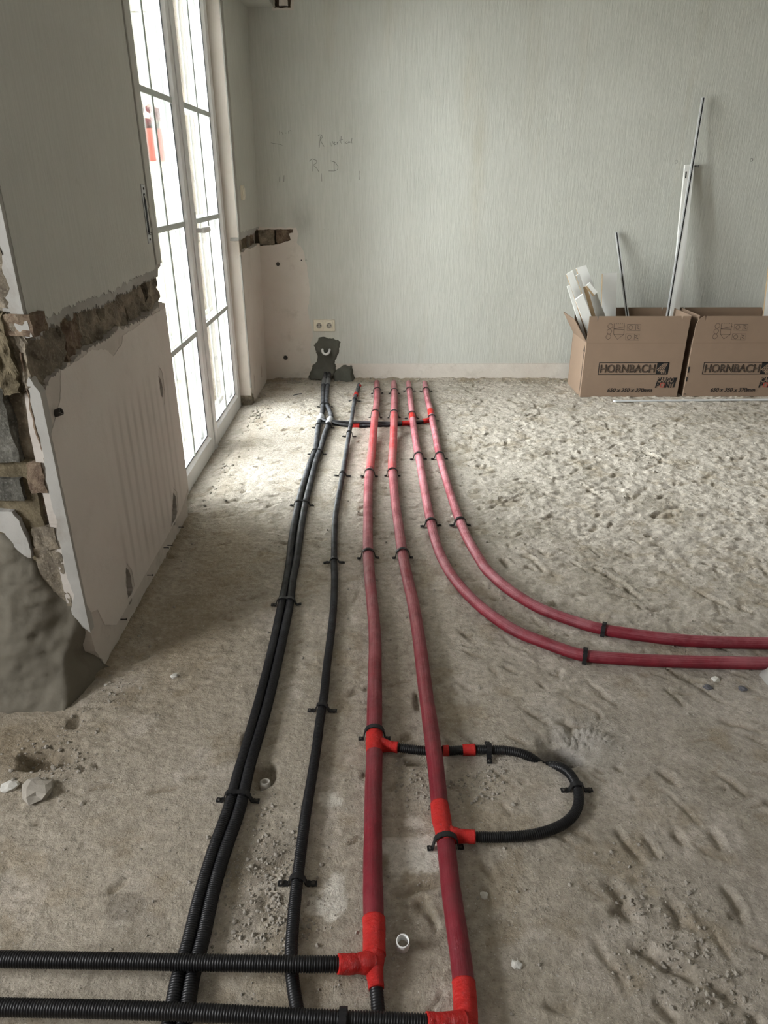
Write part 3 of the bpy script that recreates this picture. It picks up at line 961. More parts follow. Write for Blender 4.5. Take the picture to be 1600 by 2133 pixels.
def build_shell():
    c = MB()
    c.box((XL2 - .2, YR - .2, ZC), (XR + .3, 2.0, ZC + .2))
    c.box((XW - .36, 2.0, ZC), (XR + .3, YB + .3, ZC + .2))
    tag(c.build('ceiling', M['ceiling']), kind='structure')
    r = MB()
    r.box((XR, YR - .2, -.05), (XR + .25, YB + .1, ZC))
    tag(r.build('wall_right', M['stripped']), kind='structure')
    l = MB()
    ly0, ly1, lz0, lz1 = -.5, .75, 1.0, 2.1
    for a, b in (((YR - .2, -.05), (ly0, ZC)), ((ly1, -.05), (1.96, ZC)), ((ly0, -.05), (ly1, lz0)), ((ly0, lz1), (ly1, ZC))):
        l.box((XL2 - .25, a[0], a[1]), (XL2, b[0], b[1]))
    tag(l.build('wall_left_near', M['stripped']), kind='structure')
    q = MB(); q.box((XL2, Y_ARRIS + .03, -.05), (-1.60, Y_ARRIS + .28, ZC)); tag(q.build('wall_cross', M['stripped']), kind='structure')
    b = MB(); b.box((XL2 - .2, YR - .2, -.05), (XR + .2, YR, ZC)); tag(b.build('wall_rear', M['stripped']), kind='structure')
    # lintel over the terrace door and the shutter box in front of it
    t = MB(); t.box((XW - .34, Y_J0 - .01, 2.33), (XW - .03, Y_J1 + .01, ZC)); tag(t.build('trim_1', M['beige']), kind='structure')
    s = MB(); s.box((XW - .02, 2.3, 2.268), (-.615, YB - .001, ZC), bev=.003)
    tag(s.build('trim_2', M['wallpaper']), 'boxed-in shutter casing under the ceiling above the terrace door', kind='structure')


build_shell()


def build_stub():
    """plastered corner of the partition at the right edge"""
    a = on_z(1592, 1448)
    o = empty('wall_partition')
    tag(o, 'white plastered wall corner at the right edge beside the red pipes', kind='structure')
    xs = np.linspace(0, 1, 60)
    mb = MB()
    prof = []
    x0, y0 = a[0] + .075, 1.70
    # plan of the corner: along the far face, round the arris, along the face to the camera
    plan = [(x0 + .45, y0 + .03), (x0 + .20, y0 + .02), (x0 + .04, y0), (x0 + .012, y0 - .012), (x0, y0 - .04), (x0 + .004, y0 - .15), (x0 + .012, y0 - .45), (x0 + .03, y0 - .9)]
    zs = [-.03, 0, .015, .03, .05, .075, .11, .16, .25, .5, 1.0, 1.6, ZC]
    V, Fc = [], []
    cx, cy = x0 + .3, y0 - .3
    for zi, z in enumerate(zs):
        sp = .055 * math.exp(-(max(z, 0) / .055) ** 1.3)
        for pi, (px, py) in enumerate(plan):
            d = Vector((px - cx, py - cy)).normalized()
            w_ = 1 + .5 * mnoise.noise(Vector((px * 14, py * 14, z * 20)))
            kk = sp * w_ * (1 if pi < 6 else .3)
            n2 = .004 * mnoise.noise(Vector((px * 30, py * 30, z * 30)))
            V.append((px + d.x * (kk + n2), py + d.y * (kk + n2), z))
    m = len(plan)
    for i in range(len(zs) - 1):
        for j in range(m - 1):
            Fc.append((i * m + j, i * m + j + 1, (i + 1) * m + j + 1, (i + 1) * m + j))
    mb.add(V, Fc, True)
    mb.build('plaster_corner', M['white_plaster'], o)
    k = MB(); k.box((x0 + .03, y0 - .9, -.02), (x0 + .5, y0 - .02, ZC)); k.build('core', M['white_plaster'], o)


build_stub()

# ------------------------------------------------------------------ terrace door
def build_door():
    d = empty('door_1', (XD, (Y_J0 + Y_J1) / 2, 0))
    tag(d, 'white double-leaf terrace door with glazing bars', kind='structure')
    o = Vector(d.location)

    def put(mb, name, mat, parent):
        mb.v = [(x - o.x, y - o.y, z - o.z) for x, y, z in mb.v]
        return mb.build(name, mat, parent)
    zt = 2.31
    fr = MB()
    fr.box((XD - .09, Y_J0 - .02, -.02), (XD - .012, Y_J0 + .06, zt + .05))
    fr.box((XD - .09, Y_J1 - .03, -.02), (XD - .012, Y_J1 + .005, zt + .05))
    fr.box((XD - .09, Y_J0, zt - .0), (XD - .012, Y_J1, zt + .06))
    fr.box((XD - .09, Y_J0, -.04), (XD - .02, Y_J1, -.022))
    put(fr, 'door_frame', M['pvc'], d)
    leaves = [(2.925, 3.742, 3.005, 3.665), (3.744, 4.566, 3.82, 4.480)]
    zb0, zb1 = -.022, .066        # bottom rail
    zg1 = 2.235
    for li, (y0, y1, a, b) in enumerate(leaves):
        y1 = min(y1, Y_J1 + .004)
        lf = MB()
        bev = .004
        lf.box((XD - .07, y0, zb0), (XD, a, zt), bev=bev)
        lf.box((XD - .07, b, zb0), (XD, y1, zt), bev=bev)
        lf.box((XD - .07, a - .002, zb0), (XD, b + .002, zb1), bev=bev)
        lf.box((XD - .07, a - .002, zg1), (XD, b + .002, zt), bev=bev)
        leaf = put(lf, 'door_leaf', M['pvc'], d)
        # bevelled glazing beads sloping down to the glass
        g = .016
        def bead(P, nm='glazing_bead'):
            mb = MB(); mb.add(P, [(0, 1, 2, 3)])
            V = list(mb.v); mb.add([(x - .012, y, z) for x, y, z in V], [(3, 2, 1, 0)])
            mb.add([], [])
            mb.f += [(0, 4, 5, 1), (1, 5, 6, 2), (2, 6, 7, 3), (3, 7, 4, 0)]; mb.sm += [False] * 4
            put(mb, nm, M['pvc'], leaf)
        xf, xg = XD - .002, XD - .016
        bead([(xf, b, zb1), (xf, b, zg1), (xg, b - g, zg1 - g), (xg, b - g, zb1 + g)])
        bead([(xf, a, zg1), (xf, a, zb1), (xg, a + g, zb1 + g), (xg, a + g, zg1 - g)])
        bead([(xf, a, zb1), (xf, b, zb1), (xg, b - g, zb1 + g), (xg, a + g, zb1 + g)])
        bead([(xf, b, zg1), (xf, a, zg1), (xg, a + g, zg1 - g), (xg, b - g, zg1 - g)])
        gk = MB()
        for (p0, p1) in (((b - g - .003, zb1 + g), (b - g, zg1 - g)), ((a + g, zb1 + g), (b - g, zb1 + g + .003))):
            gk.box((xg - .003, p0[0], p0[1]), (xg + .0012, p1[0], p1[1]))
        put(gk, 'gasket', M['gasket'], leaf)
        # outer rebate of the leaf seen through the pane
        rb = MB()
        for (p0, p1) in (((b - g - .004, zb1), (b, zg1)), ((a, zb1), (a + g, zg1)), ((a, zb1), (b, zb1 + g)), ((a, zg1 - g), (b, zg1))):
            rb.box((XD - .068, p0[0], p0[1]), (XD - .046, p1[0], p1[1]))
        put(rb, 'outer_bead', M['pvc'], leaf)
        pn = MB(); pn.box((XD - .040, a + .004, zb1 + .004), (XD - .018, b - .004, zg1 - .004)); put(pn, 'pane', M['glass'], leaf)
        ym = (a + b) / 2 + .008
        zz = [.629, 1.142, 1.653]
        for x0, x1 in ((XD - .018, XD - .011), (XD - .062, XD - .055)):
            mu = MB(); mu.box((x0, ym - .011, zb1 + g), (x1, ym + .011, zg1 - g), bev=.002); put(mu, 'muntin', M['muntin'], leaf)
            for z in zz:
                mu = MB(); mu.box((x0 - .0005, a + g, z - .0125), (x1 + .0005, b - g, z + .0125), bev=.002); put(mu, 'muntin', M['muntin'], leaf)
        if li == 1:
            h = MB(); h.box((XD - .002, 3.765, 1.045), (XD + .010, 3.795, 1.19), bev=.004)
            hd = put(h, 'handle', M['handle'], leaf)
            h2 = MB(); h2.box((XD + .035, 3.76, 1.092), (XD + .052, 3.905, 1.118), bev=.006)
            h2.box((XD + .005, 3.768, 1.094), (XD + .045, 3.792, 1.116), bev=.005)
            put(h2, 'handle', M['handle'], leaf)
    st = MB(); st.box((XD - .001, 3.720, zb0), (XD + .008, 3.766, zt), bev=.003); put(st, 'meeting_strip', M['pvc'], d)
    return d


DOOR = build_door()

# ------------------------------------------------------------------ outside
def build_outside():
    g = MB(); g.box((-9, -6, -.30), (XW - .36, 9, -.10)); tag(g.build('terrace', M['ext_ground']), 'pale gravel terrace outside the door', kind='structure')
    sill = MB(); sill.box((XW - .42, Y_J0 - .05, -.12), (XD - .08, Y_J1 + .05, -.03)); tag(sill.build('trim_3', M['ext_ground']), kind='structure')
    rw = MB(); rw.box((XW - .361, Y_J1 + .01, -.2), (XW - .30, 6.6, 3.0)); tag(rw.build('wall_outside', M['ext_cream']), kind='structure')
    YE = 6.5
    root = empty('neighbouring_facade', (-2.0, YE, -.1))
    tag(root, 'cream rendered facade with white boarding seen through the terrace door', 'facade')

    def put(mb, name, mat, parent=root, off=(-2.0, YE, -.1)):
        mb.v = [(x - off[0], y - off[1], z - off[2]) for x, y, z in mb.v]
        return mb.build(name, mat, parent)
    w_ = MB()
    z1 = on_y(290, 25, YE)[2]
    w_.box((-4.2, YE, -.1), (-.9, YE + .25, z1 - .006)); put(w_, 'wall_panel', M['ext_cream'])
    w2 = MB(); w2.box((-4.2, YE, z1 + .006), (-.9, YE + .25, 3.3)); put(w2, 'wall_panel', M['ext_cream'])
    w3 = MB(); w3.box((-4.2, YE + .012, z1 - .01), (-.9, YE + .2, z1 + .01)); put(w3, 'joint', M['ext_dark'])
    x = -1.50
    for i in range(5):
        b = MB(); b.box((x, YE - .035, -.06), (x + .082, YE + .002, 3.2), bev=.006); put(b, 'board', M['ext_white']); x += .092
    # pergola beams above the terrace
    p = empty('pergola', (-2.0, 5.6, 2.55))
    tag(p, 'grey slatted canopy high outside the terrace door', 'canopy')
    for i in range(6):
        b = MB(); b.box((-2.2 + i * .14, 4.95, 2.62), (-2.13 + i * .14, YE - .06, 2.70)); put(b, 'slat', M['ext_dark'], p, (-2.0, 5.6, 2.55))
    b = MB(); b.box((-2.25, 5.0, 2.70), (-1.35, 5.08, 2.78)); put(b, 'beam', M['ext_dark'], p, (-2.0, 5.6, 2.55))
    # wall pot with red flowers
    c = on_y(323, 303, YE - .09)
    pot = empty('wall_flower_pot', (c[0], YE, c[2]))
    tag(pot, 'terracotta flower pot with red blooms on the outside wall', 'flower pot')
    R0, hh = .105, .115
    L = MB()
    prof = [(0, -hh), (R0 * .62, -hh), (R0 * .84, -hh * .55), (R0 * .97, hh * .4), (R0, hh), (R0 * .86, hh), (R0 * .8, hh * .3), (0, hh * .25)]
    L.lathe(prof, Matrix.Translation((0, -.108, 0)), 24)
    L.build('pot', M['terracotta'], pot)
    rr = random.Random(2)
    for i, (dx, dz, r) in enumerate(((-.075, .21, .026), (-.03, .155, .034), (.0, .255, .030), (.05, .23, .034), (.07, .19, .022), (.02, .18, .026))):
        f = MB()
        for k in range(7):
            a = 2 * math.pi * k / 7
            f.lathe([(0, -.008), (r * .5, -.004), (r * .55, .004), (0, .008)], Matrix.Translation((dx + r * .55 * math.cos(a), -.12, dz + r * .55 * math.sin(a))) @ Matrix.Rotation(math.pi / 2 + .2, 4, 'X'), 8)
        f.lathe([(0, -.01), (r * .5, 0), (0, .012)], Matrix.Translation((dx, -.125, dz)) @ Matrix.Rotation(math.pi / 2, 4, 'X'), 8)
        bl = f.build('bloom', M['petal'], pot)
        s = MB(); s.ribbon([(dx, -.118, dz), (dx * .6, -.112, .10), (dx * .3, -.108, .05)], .006, (0, -1, 0)); s.ribbon([(dx, -.118, dz), (dx * .6, -.112, .10), (dx * .3, -.108, .05)], .006, (1, 0, 0))
        s.build('stem', M['leaf'], pot)
    for i in range(9):
        a = rr.uniform(0, math.pi * 2); x0 = rr.uniform(-.06, .06)
        lf = MB()
        pts = [(0, 0, 0), (.012, 0, .03), (.016, .002, .055), (0, .004, .085), (-.016, .002, .055), (-.012, 0, .03)]
        Mx = Matrix.Translation((x0, -.108 + rr.uniform(-.04, .04), .09)) @ Matrix.Rotation(rr.uniform(-.9, .9), 4, 'Y') @ Matrix.Rotation(a, 4, 'Z')
        V = [tuple(Mx @ Vector(q)) for q in pts] + [tuple(Mx @ (Vector(q) + Vector((0, .0015, 0)))) for q in pts]
        lf.add(V, [(0, 1, 2, 3, 4, 5), (11, 10, 9, 8, 7, 6)] + [(k, (k + 1) % 6, (k + 1) % 6 + 6, k + 6) for k in range(6)])
        lf.build('leaf', M['leaf'], pot)


build_outside()

# ------------------------------------------------------------------ pipes
def dense(pts, step):
    """Catmull-Rom through 3D points, resampled evenly"""
    P = np.array(pts, float)
    P = np.vstack([2 * P[0] - P[1], P, 2 * P[-1] - P[-2]])
    out = []
    for i in range(1, len(P) - 2):
        p0, p1, p2, p3 = P[i - 1], P[i], P[i + 1], P[i + 2]
        n = max(4, int(np.linalg.norm(p2 - p1) / .01))
        t = np.linspace(0, 1, n, endpoint=False)[:, None]
        out.append(.5 * ((2 * p1) + (-p0 + p2) * t + (2 * p0 - 5 * p1 + 4 * p2 - p3) * t ** 2 + (-p0 + 3 * p1 - 3 * p2 + p3) * t ** 3))
    Q = np.vstack(out + [P[-2][None]])
    # light smoothing
    for _ in range(6):
        Q[1:-1] = .25 * Q[:-2] + .5 * Q[1:-1] + .25 * Q[2:]
    s = np.concatenate([[0], np.cumsum(np.linalg.norm(np.diff(Q, axis=0), axis=1))])
    n = max(2, int(s[-1] / step))
    ss = np.linspace(0, s[-1], n)
    return np.stack([np.interp(ss, s, Q[:, k]) for k in range(3)], 1), ss


def frames(Q):
    T = np.gradient(Q, axis=0)
    T /= np.linalg.norm(T, axis=1)[:, None]
    S = np.cross(T, np.array([0, 0, 1.0]))
    n = np.linalg.norm(S, axis=1)
    for i in range(len(S)):
        if n[i] < .15 and i > 0: S[i] = S[i - 1]
        else: S[i] /= n[i]
    U = np.cross(S, T)
    return T, S, U


def sweep(name, Q, ss, R, sides, mat, parent=None, cap=True):
    """R: radius per ring or per ring and side; gets a UV map (length in m, turn)"""
    T, S, U = frames(Q)
    n = len(Q)
    a = np.linspace(0, 2 * math.pi, sides, endpoint=False)
    R = np.asarray(R, float)
    if R.ndim == 0: R = np.full((n, sides), float(R))
    if R.ndim == 1: R = np.repeat(R[:, None], sides, 1)
    V = Q[:, None, :] + R[..., None] * (np.cos(a)[None, :, None] * S[:, None, :] + np.sin(a)[None, :, None] * U[:, None, :])
    V = V.reshape(-1, 3)
    i = np.arange(n * sides).reshape(n, sides)
    j = np.roll(i, -1, axis=1)
    q = np.stack([i[:-1], i[1:], j[1:], j[:-1]], -1).reshape(-1, 4)
    faces = q.tolist()
    if cap:
        faces.append(list(i[0])); faces.append(list(i[-1][::-1]))
    me = bpy.data.meshes.new(name)
    me.from_pydata(V.tolist(), [], faces)
    sm = np.ones(len(faces), bool)
    if cap: sm[-2:] = False
    me.polygons.foreach_set('use_smooth', sm)
    uv = me.uv_layers.new(name='UVMap')
    g = np.arange(n - 1)
    k = np.arange(sides) / sides
    quad = np.zeros((n - 1, sides, 4, 2), np.float32)
    s0, s1 = ss[:-1], ss[1:]
    quad[..., 0, 0] = s0[:, None]; quad[..., 1, 0] = s1[:, None]; quad[..., 2, 0] = s1[:, None]; quad[..., 3, 0] = s0[:, None]
    quad[..., 0, 1] = k; quad[..., 1, 1] = k; quad[..., 2, 1] = k + 1 / sides; quad[..., 3, 1] = k + 1 / sides
    flat = quad.reshape(-1)
    if cap: flat = np.concatenate([flat, np.zeros(sides * 4, np.float32)])
    uv.data.foreach_set('uv', flat)
    me.materials.append(mat)
    me.update()
    return link(bpy.data.objects.new(name, me), parent)


def px_path(pts, r, bumps=(), z0=None, zs=None):
    out = []
    for i, (x, y) in enumerate(pts):
        z = (r if z0 is None else z0)
        for (yc, h, sg) in bumps:
            z += h * math.exp(-((y - yc) / sg) ** 2)
        if zs and i in zs: z = zs[i]
        out.append(on_z(x, y, z))
    return out


def corrugated(name, path, r, parent, sides=14, pitch=.0048, mat=None):
    Q, ss = dense(path, pitch / 3)
    ph = (np.arange(len(Q)) % 3)
    R = np.where(ph == 0, r - .0024, r)
    return sweep(name, Q, ss, R, sides, mat or M['black'], parent), Q


def insulated(name, path, r, parent, mat, seed, sides=20):
    Q, ss = dense(path, .006)
    a = np.linspace(0, 2 * math.pi, sides, endpoint=False)
    n1 = fbm(ss * 1.0, ss * 0, 2.5, 3, seed)[:, None]
    SS, AA = np.meshgrid(ss, np.cos(a) * .02, indexing='ij')
    AB = np.meshgrid(ss, np.sin(a) * .02, indexing='ij')[1]
    n2 = fbm(SS + AB * 2, AA, 45, 3, seed + 4)
    R = r * (1 + .10 * n1 + .05 * n2)
    return sweep(name, Q, ss, R, sides, mat, parent), Q, ss


def sub(Q, c, half):
    """piece of a centre line around the ring nearest to c"""
    d = np.linalg.norm(Q[:, :2] - np.array(c)[None, :2], axis=1)
    i = int(np.argmin(d))
    s = np.concatenate([[0], np.cumsum(np.linalg.norm(np.diff(Q, axis=0), axis=1))])
    lo, hi = (half, half) if not isinstance(half, tuple) else half
    k = np.where((s >= s[i] - lo) & (s <= s[i] + hi))[0]
    return Q[k[0]:k[-1] + 1]


def tape(name, path, r, parent, mat=None, seed=0, sides=24, amp=.11):
    Q, ss = dense(path, .003)
    a = np.linspace(0, 2 * math.pi, sides, endpoint=False)
    SS, AA = np.meshgrid(ss, np.cos(a) * .02, indexing='ij')
    AB = np.meshgrid(ss, np.sin(a) * .02, indexing='ij')[1]
    r = np.asarray(r, float)
    if r.ndim == 1: r = np.interp(ss / ss[-1], np.linspace(0, 1, len(r)), r)[:, None]
    R = r * (1 + amp * fbm(SS * 1.0, AA + AB * .7, 70, 3, seed) + amp * .6 * fbm(SS * 2, AB, 120, 2, seed + 9))
    return sweep(name, Q, ss, R, sides, mat or M['tape'], parent)


RB, RC, RR, RS, RX = .0145, .0125, .0205, .0190, .0120
ZOV = .046          # pipes that cross over the twin pipes

PX = {
    'A': [(676, 787), (675, 795), (673, 808), (673, 832), (671.5, 857), (668, 871), (663, 888), (661, 902), (657, 937), (647, 961), (630, 1014), (619, 1061), (609, 1117), (603, 1170), (597, 1209), (586, 1262), (570, 1340), (551, 1419), (530, 1497), (508, 1575), (498, 1606), (477, 1683), (444, 1775), (415.6, 1871), (391, 1972), (371, 2037), (361, 2090), (350, 2150)],
    'B': [(684, 787), (683, 795), (682, 808), (680, 839), (686, 855), (690, 867), (687, 876), (683, 888), (676, 906), (667, 937), (659, 957), (647, 1005), (635, 1055), (626, 1108), (617, 1170), (609.5, 1209), (603, 1262), (589, 1331), (575, 1394), (558, 1466), (540, 1528), (524, 1581), (517, 1609), (499, 1687), (468, 1775), (444, 1858), (422, 1959), (402, 2029), (391, 2094), (380, 2150)],
    'C': [(748, 801), (741.5, 822), (738, 838), (735, 857), (732, 878), (727, 905), (722, 937), (717, 967), (709, 1014), (701.5, 1055), (697.5, 1092), (696, 1170), (697, 1206), (695, 1262), (689, 1325), (681, 1387), (675, 1450), (667, 1497), (659, 1559), (651, 1612), (637, 1696), (625.6, 1784), (616, 1862), (609, 1941), (606, 1994), (610, 2050), (619, 2103), (628, 2150)],
    'R1': [(785, 797), (785.6, 815), (785, 838), (782.6, 857), (780, 878), (777.5, 911), (774.5, 940), (770, 983), (767, 1017), (766.6, 1092), (767, 1155), (771, 1211), (776, 1262), (781, 1325), (781, 1387), (780.6, 1450), (780, 1512), (780, 1575), (778, 1640), (776.6, 1775), (777, 1862), (779.6, 1941), (779, 1990)],
    'R2': [(820.6, 797), (821.7, 824), (821, 857), (820.5, 885), (819.5, 920), (817, 967), (819, 999), (823.5, 1046), (830, 1092), (838, 1149), (849, 1205), (861, 1258), (872, 1325), (880, 1387), (888, 1450), (897, 1512), (905, 1575), (912, 1637), (918, 1700), (927.5, 1744), (931, 1775), (938.5, 1845), (949, 1919), (960, 1994), (967, 2059), (970, 2103), (971, 2160)],
    'R3': [(851, 797), (854, 824), (857, 850), (859.6, 874), (864, 905), (869, 937), (875, 967), (886, 1030), (897, 1086), (909, 1133), (928, 1177), (953, 1214), (991, 1255), (1034, 1289), (1075, 1315), (1131, 1337.5), (1187, 1358), (1219, 1366), (1300, 1373), (1412, 1378), (1600, 1382), (1760, 1384)],
    'R4': [(885, 798), (890, 829), (897, 857), (901, 878), (907, 906), (914, 943), (931, 1005), (947, 1055), (959, 1088), (975, 1124), (1003, 1171), (1017, 1190), (1056, 1225), (1112, 1261), (1169, 1285), (1247, 1309), (1337, 1324), (1450, 1336), (1600, 1340), (1760, 1342)],
}
LINES = {}

# --- twin black pipes
CROSS = [(884, .012, 16)]
for key, lab in (('A', 'left of the twin black corrugated pipes running from the mortared wall patch'), ('B', 'right of the twin black corrugated pipes running from the mortared wall patch')):
    path = px_path(PX[key], RB, zs={0: .05, 1: .032})
    path[0] = np.array([path[0][0], YB + .03, .075])
    path[1] = np.array([path[1][0], YB - .04, .045])
    root = empty('corrugated_pipe', tuple(path[8]))
    tag(root, lab, 'pipe', 'twin black pipes')
    o, Q = corrugated('conduit', [p - path[8] for p in path], RB, root)
    LINES[key] = Q + path[8]
    Q = Q + path[8]
    e = sub(Q, on_z(*PX[key][1], .03), (.05, .055)) - path[8]
    tape('sleeve', [p for p in e[::4]], RB * 1.2, root, M['grey_sleeve'], 5)
    c = on_z(668, 871, RB) if key == 'A' else on_z(687, 877, RB)
    e = sub(Q, c, .055) - path[8]
    tape('tape_wrap', [p for p in e[::4]], [RB * 1.1, RB * 1.45, RB * 1.5, RB * 1.1], root, M['grey_tape'], 8, amp=.2)

# --- single black pipe
path = px_path(PX['C'], RC, [(884, .022, 22)], zs={0: .004})
root = empty('corrugated_pipe', tuple(path[8]))
tag(root, 'single black corrugated pipe between the twin black pipes and the red ones', 'pipe')
o, Q = corrugated('conduit', [p - path[8] for p in path], RC, root)
LINES['C'] = Q + path[8]
e = sub(LINES['C'], on_z(741.5, 822, RC), .028) - path[8]
tape('tape_wrap', list(e[::4]), RC * 1.18, root, seed=3)
e = sub(LINES['C'], on_z(749, 803, RC), (.03, .02)) - path[8]
tape('end_tape', [p + np.array([.008, 0, 0]) for p in e[::4]], RC * .9, root, seed=4)

# --- red insulated pipes
def red_pipe(key, r, mat, label, bumps, seed, name='insulated_pipe'):
    path = px_path(PX[key], r, bumps, zs={0: -.01})
    root = empty(name, tuple(path[6]))
    tag(root, label, 'pipe', 'red insulated pipes')
    o, Q, ss = insulated('insulation', [p - path[6] for p in path], r, root, mat, seed)
    LINES[key] = Q + path[6]
    return root, path[6]


def wrap(root, off, key, c, half, r, seed=0, name='tape_wrap', mat=None, amp=.07):
    e = sub(LINES[key], on_z(c[0], c[1], .02), half) - off
    return tape(name, list(e[::3]) if len(e) > 9 else list(e), r, root, mat, seed, amp=amp)


def branch(root, off, pts, z, r, seed, name='tape_branch', amp=.08):
    return tape(name, [on_z(x, y, zz) - off for (x, y), zz in zip(pts, z if isinstance(z, list) else [z] * len(pts))], r, root, None, seed, amp=amp)


root, off = red_pipe('R1', RR, M['red'], 'leftmost red insulated pipe with taped tees, straight from back wall to camera', [(884, .022, 24)], 3)
wrap(root, off, 'R1', (776, 930), (.60, .36), RR * 1.03, 11, 'film_sleeve', M['film'], .03)
wrap(root, off, 'R1', (780, 1551), (.045, .045), [RR * 1.06, RR * 1.14, RR * 1.05], 12)
branch(root, off, [(781, 1549), (795, 1552), (812, 1555), (829, 1557)], .017, [RR * .95, RR * 1.0, RX * 1.35, RX * 1.15, RX * 1.2], 13)
wrap(root, off, 'R1', (779, 1968), (.060, .05), [RR * 1.10, RR * 1.08, RR * 1.06, RR * 1.08], 14)
branch(root, off, [(779, 1980), (779, 2005), (781, 2035), (784, 2060)], [.022, .022, .020, .018], [RR * .95, RR * 1.0, RC * 1.35, RC * 1.2, RC * 1.15], 15)
branch(root, off, [(780, 2005), (765, 2006), (745, 2007), (724, 2008), (704, 2008)], [.024, .028, .034, .040, .044], [RR * .9, RR * .95, RB * 1.15, RB * 1.2, RB * 1.16], 16)

root, off = red_pipe('R2', RR, M['red'], 'second red insulated pipe from the left, passing over the black loop', [(884, .022, 24), (1562, .016, 60)], 5)
wrap(root, off, 'R2', (820, 945), (.66, .30), RR * 1.03, 21, 'film_sleeve', M['film'], .03)
wrap(root, off, 'R2', (919, 1712), (.05, .075), [RR * 1.03, RR * 1.08, RR * 1.1, RR * .98, RR * 1.0, RR * .97], 22)
branch(root, off, [(924, 1735), (942, 1740), (965, 1742), (990, 1743)], .019, [RR * .85, RR * .92, RX * 1.3, RX * 1.2, RX * 1.22], 23)
wrap(root, off, 'R2', (971, 2112), (.055, .08), RR * 1.05, 24)
branch(root, off, [(968, 2128), (945, 2131), (915, 2132), (888, 2131)], [.028, .034, .042, .046], [RR * .9, RB * 1.2, RB * 1.15, RB * 1.16], 25)

root, off = red_pipe('R3', RS, M['red_b'], 'third red insulated pipe, inner one of the pair bending right', [(884, .012, 20)], 8)
wrap(root, off, 'R3', (860, 872), (.05, .05), [RS * 1.05, RS * 1.12, RS * 1.05], 31)
branch(root, off, [(857, 881), (848, 881), (838, 882)], .014, [RS * .8, RX * 1.25, RX * 1.2], 32)
root, off = red_pipe('R4', RS, M['red_b'], 'rightmost red insulated pipe, outer one of the pair bending right', [], 12)
wrap(root, off, 'R4', (898, 862), (.07, .05), [RS * 1.05, RS * 1.1, RS * 1.05], 33)
branch(root, off, [(898, 874), (890, 876), (881, 877)], .014, [RS * .8, RX * 1.25, RX * 1.2], 34)


# --- black cross and branch pipes
def black_pipe(pts, z, r, label, group=None, name='corrugated_pipe', wraps=(), pitch=.0048):
    path = [on_z(x, y, zz) for (x, y), zz in zip(pts, z if isinstance(z, list) else [z] * len(pts))]
    off = path[len(path) // 2].copy()
    root = empty(name, tuple(off))
    tag(root, label, 'pipe', group)
    o, Q = corrugated('conduit', [p - off for p in path], r, root, pitch=pitch)
    for i, (c, half, zz) in enumerate(wraps):
        e = sub(Q + off, on_z(c[0], c[1], zz), half) - off
        tape('tape_wrap', list(e[::5]), r * 1.18, root, None, 50 + i)
    return root, Q + off


ZL = .004
black_pipe([(687, 877), (698, 882), (719, 886), (745, 887), (771, 887), (815, 886), (838, 882), (850, 881)], [.018, .014, .006, ZL, ZL, ZL, .010, .014], RX,
           'lower black cross pipe from the grey-taped fittings to the third red pipe', 'black cross pipes near the back wall', wraps=[((742, 886.5), .022, .006)])
black_pipe([(668, 872), (680, 877), (700, 879), (727, 880.5), (771, 881), (815, 882), (850, 881), (868, 880), (885, 877), (894, 875)], [.018, .022, .014, ZL, ZL, ZL, ZL, .008, .014, .016], RX,
           'upper black cross pipe from the grey-taped fittings to the rightmost red pipe', 'black cross pipes near the back wall')
black_pipe([(822, 1556), (850, 1560), (887, 1564), (925, 1564), (959, 1562.5), (998, 1561), (1019, 1562), (1056, 1562.5), (1090, 1570), (1112, 1581), (1130, 1597), (1150, 1605)],
           [.016, .012, .008, .008, .011, .013, .013, .014, .012, .002, -.024, -.05], RX, 'black branch pipe from the leftmost red pipe under its neighbour into the floor hole',
           'black loop pipes', wraps=[((931, 1564), .012, .01), ((979, 1562), .018, .012)])
LINES['L1'] = None
r_, q_ = black_pipe([(1128, 1600), (1150, 1594), (1172, 1599), (1191, 1615), (1203, 1641), (1207, 1667), (1199, 1694), (1176, 1716), (1142, 1731), (1094, 1741), (1037, 1744), (980, 1743)],
                    [-.045, -.006, .012, .013, .013, .013, .013, .013, .013, .013, .014, .017], RX, 'black pipe curving from the floor hole round to the second red pipe', 'black loop pipes')
black_pipe([(-260, 1994), (-120, 1996), (0, 1998), (206, 2001), (412, 2005), (619, 2008), (720, 2008)], [ZOV, ZOV, ZOV, ZOV, ZOV, ZOV, .040], RB,
           'upper of two black corrugated pipes crossing the bottom left of the picture', 'black pipes crossing near the camera')
black_pipe([(-260, 2092), (0, 2098), (206, 2102), (412, 2109), (619, 2120), (800, 2127), (905, 2132)], ZOV, RB,
           'lower of two black corrugated pipes crossing the bottom edge of the picture', 'black pipes crossing near the camera')
black_pipe([(783, 2052), (786, 2085), (789, 2120), (793, 2180)], [.016, .014, .013, .012], RC, 'short black pipe stub leaving the leftmost red pipe at the bottom edge')


